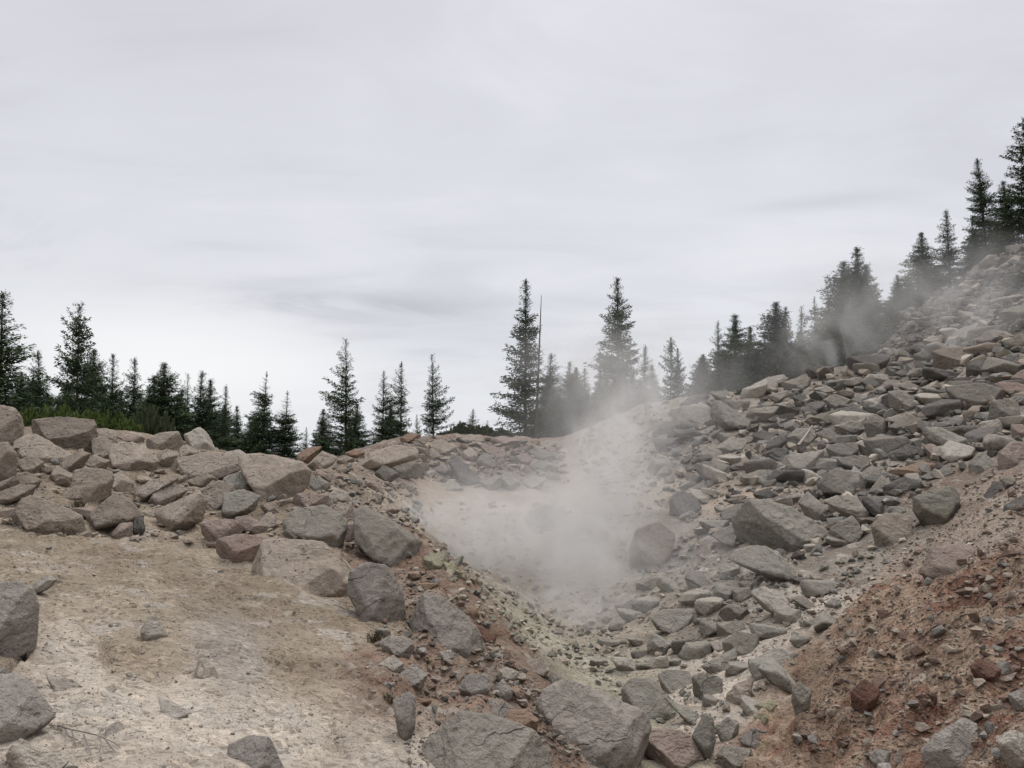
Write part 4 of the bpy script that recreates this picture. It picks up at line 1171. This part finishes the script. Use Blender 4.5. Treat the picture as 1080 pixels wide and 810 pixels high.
# shrubs
def shrub_mesh(seed, mat, n=1500):
    rng = np.random.RandomState(seed)
    th = rng.uniform(0, 6.283, n); u = rng.uniform(0, 1, n); rad = rng.uniform(.55, 1, n)
    lump = 1 + .25 * perlin(np.stack([np.cos(th) * 2, np.sin(th) * 2, u * 3], 1), seed)
    C = np.stack([np.cos(th) * np.sqrt(1 - u * u) * rad * lump, np.sin(th) * np.sqrt(1 - u * u) * rad * lump, u * rad * lump], 1)
    A = C + rng.normal(size=(n, 3)) * .5 + np.array([0, 0, .5]); A /= np.linalg.norm(A, axis=1)[:, None]
    S = np.cross(A, rng.normal(size=(n, 3))); S /= np.linalg.norm(S, axis=1)[:, None]
    L = rng.uniform(.10, .22, n)[:, None]; w = L * .4
    V = np.stack([C - S * w * .3, C + A * L * .5 - S * w, C + A * L, C + A * L * .5 + S * w], 1).reshape(-1, 3)
    me = make_mesh('foliage', V, np.arange(4 * n).reshape(n, 4), False); me.materials.append(mat)
    parts = []
    for k in range(7):
        an = rng.uniform(0, 6.28); q = rng.uniform(.4, .8)
        parts.append(tube([(0, 0, -.2), (math.cos(an) * q * .5, math.sin(an) * q * .5, .35), (math.cos(an) * q, math.sin(an) * q, .75)], [.04, .025, .01], 4))
    v2, f2 = merge(parts); sm = make_mesh('stems', v2, f2); sm.materials.append(bark)
    return me, sm
SH = [shrub_mesh(21, BUSH), shrub_mesh(22, BUSH), shrub_mesh(23, BUSHD), shrub_mesh(24, BUSHD)]
GS = 'bushes behind the boulder pile'; GT = 'dark shrubs on the far rim'
for px, py, wpx, r, k, grp, label in [
    (32, 431, 36, 27, 0, GS, 'bright green bush beside the tall rounded boulder'), (62, 431, 40, 28, 1, GS, 'bright green bush right behind the biggest flat-topped boulder'),
    (92, 433, 40, 27, 0, GS, 'bright green bush above the end of the biggest flat-topped boulder'), (116, 437, 40, 28, 1, GS, 'yellow-green bush below the pointed fir'),
    (136, 443, 30, 27, 0, GS, 'small green bush ending the bright row of bushes'), (160, 436, 46, 36, 2, GS, 'dull dark bush under the twin-tipped dense fir'),
    (10, 436, 30, 29, 2, GS, 'dull bush behind the tall rounded boulder'),
    (488, 447, 28, 46, 2, GT, 'dark shrub at the foot of the young sapling'), (506, 449, 32, 46, 3, GT, 'low dark shrub beside the young sapling'), (526, 452, 30, 46, 2, GT, 'low shrub leading to the tallest narrow fir'),
    (470, 455, 18, 46, 3, GT, 'small shrub beside the lone slender fir'),
    (1078, 290, 34, 58, 3, 'bushes on the hillside', 'dark bush low on the hillside above the moss-topped boulder'), (784, 412, 16, 41, 2, 'bushes on the talus crest', 'small olive shrub among rocks below the crest slabs'),
    (1055, 300, 22, 62, 3, 'bushes on the hillside', 'small dark bush on the misty hillside')]:
    x, y, zb, zt = place_at(px, py, r)
    e = bpy.data.objects.new('shrub', None); coll.objects.link(e); e.location = (x, y, zb - .05); e.empty_display_size = .3
    wd = wpx * r / F * .55; e.scale = (wd, wd, max(zt - zb, wd * .5)); e.rotation_euler = (0, 0, rng.uniform(0, 6))
    tag(e, label, 'bush', grp)
    for nm, me in (('foliage', SH[k][0]), ('stems', SH[k][1])):
        o = bpy.data.objects.new(nm, me); coll.objects.link(o); o.parent = e

# dead twig, pale stick, dry grass tufts
def on_ground(px, py, lift=0.0):
    r, a, sl = hit(px, py); x, y = r[0] * math.sin(a[0]), r[0] * math.cos(a[0])
    return np.array([x, y, float(ground_z(x, y)[0]) + lift])
def twig(paths, rad, mat, name, label, cat):
    parts = []
    for p in paths:
        q = np.array([on_ground(a, b_, rad * 1.2 + l) for a, b_, l in p])
        parts.append(tube(q, np.linspace(rad, rad * .45, len(q)), 5))
    v, f = merge(parts); base = v.mean(0); base[2] = v[:, 2].min()
    return tag(link(name, make_mesh(name, v - base, f), mat, tuple(base)), label, cat)
twig([[(61, 769, .0), (75, 776, .02), (88, 781, .03), (103, 782, .02), (120, 787, .01), (127, 792, 0)], [(66, 771, .01), (72, 781, .01), (82, 784, .0)],
      [(88, 781, .02), (92, 790, .01), (96, 797, 0)], [(103, 782, .02), (107, 791, .02), (105, 795, 0)], [(107, 779, .03), (103, 782, .02)],
      [(110, 785, .02), (118, 793, .01), (121, 795, 0)], [(75, 776, .02), (80, 788, .0)]], .004, deadwood, 'twig', 'dry brown branching twig lying on the bare pale slope', 'twig')
twig([[(842, 481, .25), (850, 473, .3), (857, 465, .4)]], .05, RM['w'], 'stick', 'straight pale stick lying on a brown-grey talus boulder', 'stick')
def tuft(px, py, hgt, n, seed, label, grp):
    rng = np.random.RandomState(seed); g = on_ground(px, py); parts = []
    for k in range(n):
        an = rng.uniform(0, 6.28); q = rng.uniform(.1, .6) * hgt
        b0 = np.array([rng.normal() * .25 * hgt, rng.normal() * .25 * hgt, -.01])
        parts.append(tube([b0, b0 + np.array([math.cos(an) * q * .4, math.sin(an) * q * .4, hgt * .6]), b0 + np.array([math.cos(an) * q, math.sin(an) * q, hgt * rng.uniform(.7, 1.1)])], [.004, .003, .001], 3))
    v, f = merge(parts)
    tag(link('grass_tuft', make_mesh('grass_tuft', v, f), DRY, tuple(g)), label, 'grass tuft', grp)
DRY = leaf_mat('dry_grass', (.05, .045, .025), (.14, .12, .07))
tuft(396, 680, .11, 60, 1, 'dark dry grass tuft beside a small violet-grey rock', 'dry grass tufts')
tuft(410, 742, .07, 30, 2, 'small dark grass tuft beside the upright dark stone', 'dry grass tufts')
tuft(83, 538, .16, 90, 3, 'olive grass tuft beside the pale peaked boulder', 'dry grass tufts')
tuft(452, 702, .06, 30, 4, 'tiny grass tuft on the reddish bank', 'dry grass tufts')

# ------------------------------------------------------------------ steam
def steam_mat(name, dens, scale, lo, hi):
    m = bpy.data.materials.new(name); m.use_nodes = True
    t = NT(m.node_tree); t.t.nodes.clear()
    o = t.n('ShaderNodeOutputMaterial')
    oc = t.n('ShaderNodeTexCoord').outputs['Object']; pos = t.n('ShaderNodeNewGeometry').outputs['Position']
    d2 = t.vm('DOT_PRODUCT', oc, oc)
    fall = t.math('MAXIMUM', t.math('SUBTRACT', 1.0, d2), 0.0)
    fall = t.math('MULTIPLY', fall, fall)
    n = t.noise(t.vm('MULTIPLY', pos, (1, .7, .8)), scale, 6, .66, 1.6)
    d = t.math('MULTIPLY', t.math('MULTIPLY', fall, t.ramp(n, lo, hi)), dens)
    v = t.n('ShaderNodeVolumePrincipled'); v.inputs['Color'].default_value = (.77, .76, .74, 1)
    v.inputs['Anisotropy'].default_value = .2
    t.link(d, v.inputs['Density']); t.link(v.outputs[0], o.inputs['Volume'])
    return m
STEAM = [  # px, py, range, radii (across, along, up), density, noise scale, lo, hi, label
 (590, 605, 18.5, (2.7, 2.4, 1.9), 1.1, .8, .40, .62, 'thick white steam boiling out of the pit'),
 (575, 560, 20.5, (4.9, 4.2, 3.0), .24, .5, .30, .64, 'broad soft steam filling the hollow'),
 (625, 530, 21.0, (2.2, 2.5, 2.3), .75, .8, .40, .64, 'steam rising from the middle of the hollow'),
 (662, 465, 24.0, (2.9, 3.5, 3.0), .65, .6, .42, .66, 'steam column leaning over the sandy ledge'),
 (485, 562, 19.5, (2.5, 2.0, 1.4), .9, .9, .40, .64, 'low steam curling along the bank crest'),
 (645, 405, 34.0, (6.5, 5.0, 3.4), .20, .35, .36, .70, 'thin steam veil drifting before the tall bushy fir'),
 (868, 360, 49.0, (4.4, 3.0, 3.4), .24, .45, .40, .64, 'steam puff rising behind the talus crest'),
 (985, 320, 44.0, (8.5, 4.0, 4.2), .22, .35, .38, .68, 'thin steam sheet blowing up the hillside'),
 (740, 395, 46.0, (8.0, 4.0, 3.2), .075, .25, .36, .70, 'faint steam veil before the talus crest trees'),
 (595, 650, 15.5, (1.8, 1.6, .9), .9, 1.1, .40, .64, 'dense steam low in the pit mouth'),
 (690, 610, 15.0, (2.3, 2.4, 1.9), .30, .8, .36, .70, 'thin steam wisp over the gully rocks'),
 (790, 480, 24.0, (5.0, 4.0, 3.0), .015, .25, .30, .70, 'barely visible steam drifting over the grey talus'),
]
sv, sf = ICO[3]
for px, py, r, rad, dens, sc, lo, hi, label in STEAM:
    az_, s_ = px_az_s(px, py)
    me = make_mesh('steam', sv * 1.02, sf)
    m = steam_mat('steam', dens, sc, lo, hi)
    o = link('steam', me, m, (r * math.sin(az_), r * math.cos(az_), CAMZ + s_ * r))
    o.scale = rad; o.rotation_euler = (0, 0, -az_)
    tag(o, label, 'steam', 'steam from the vents', 'stuff')
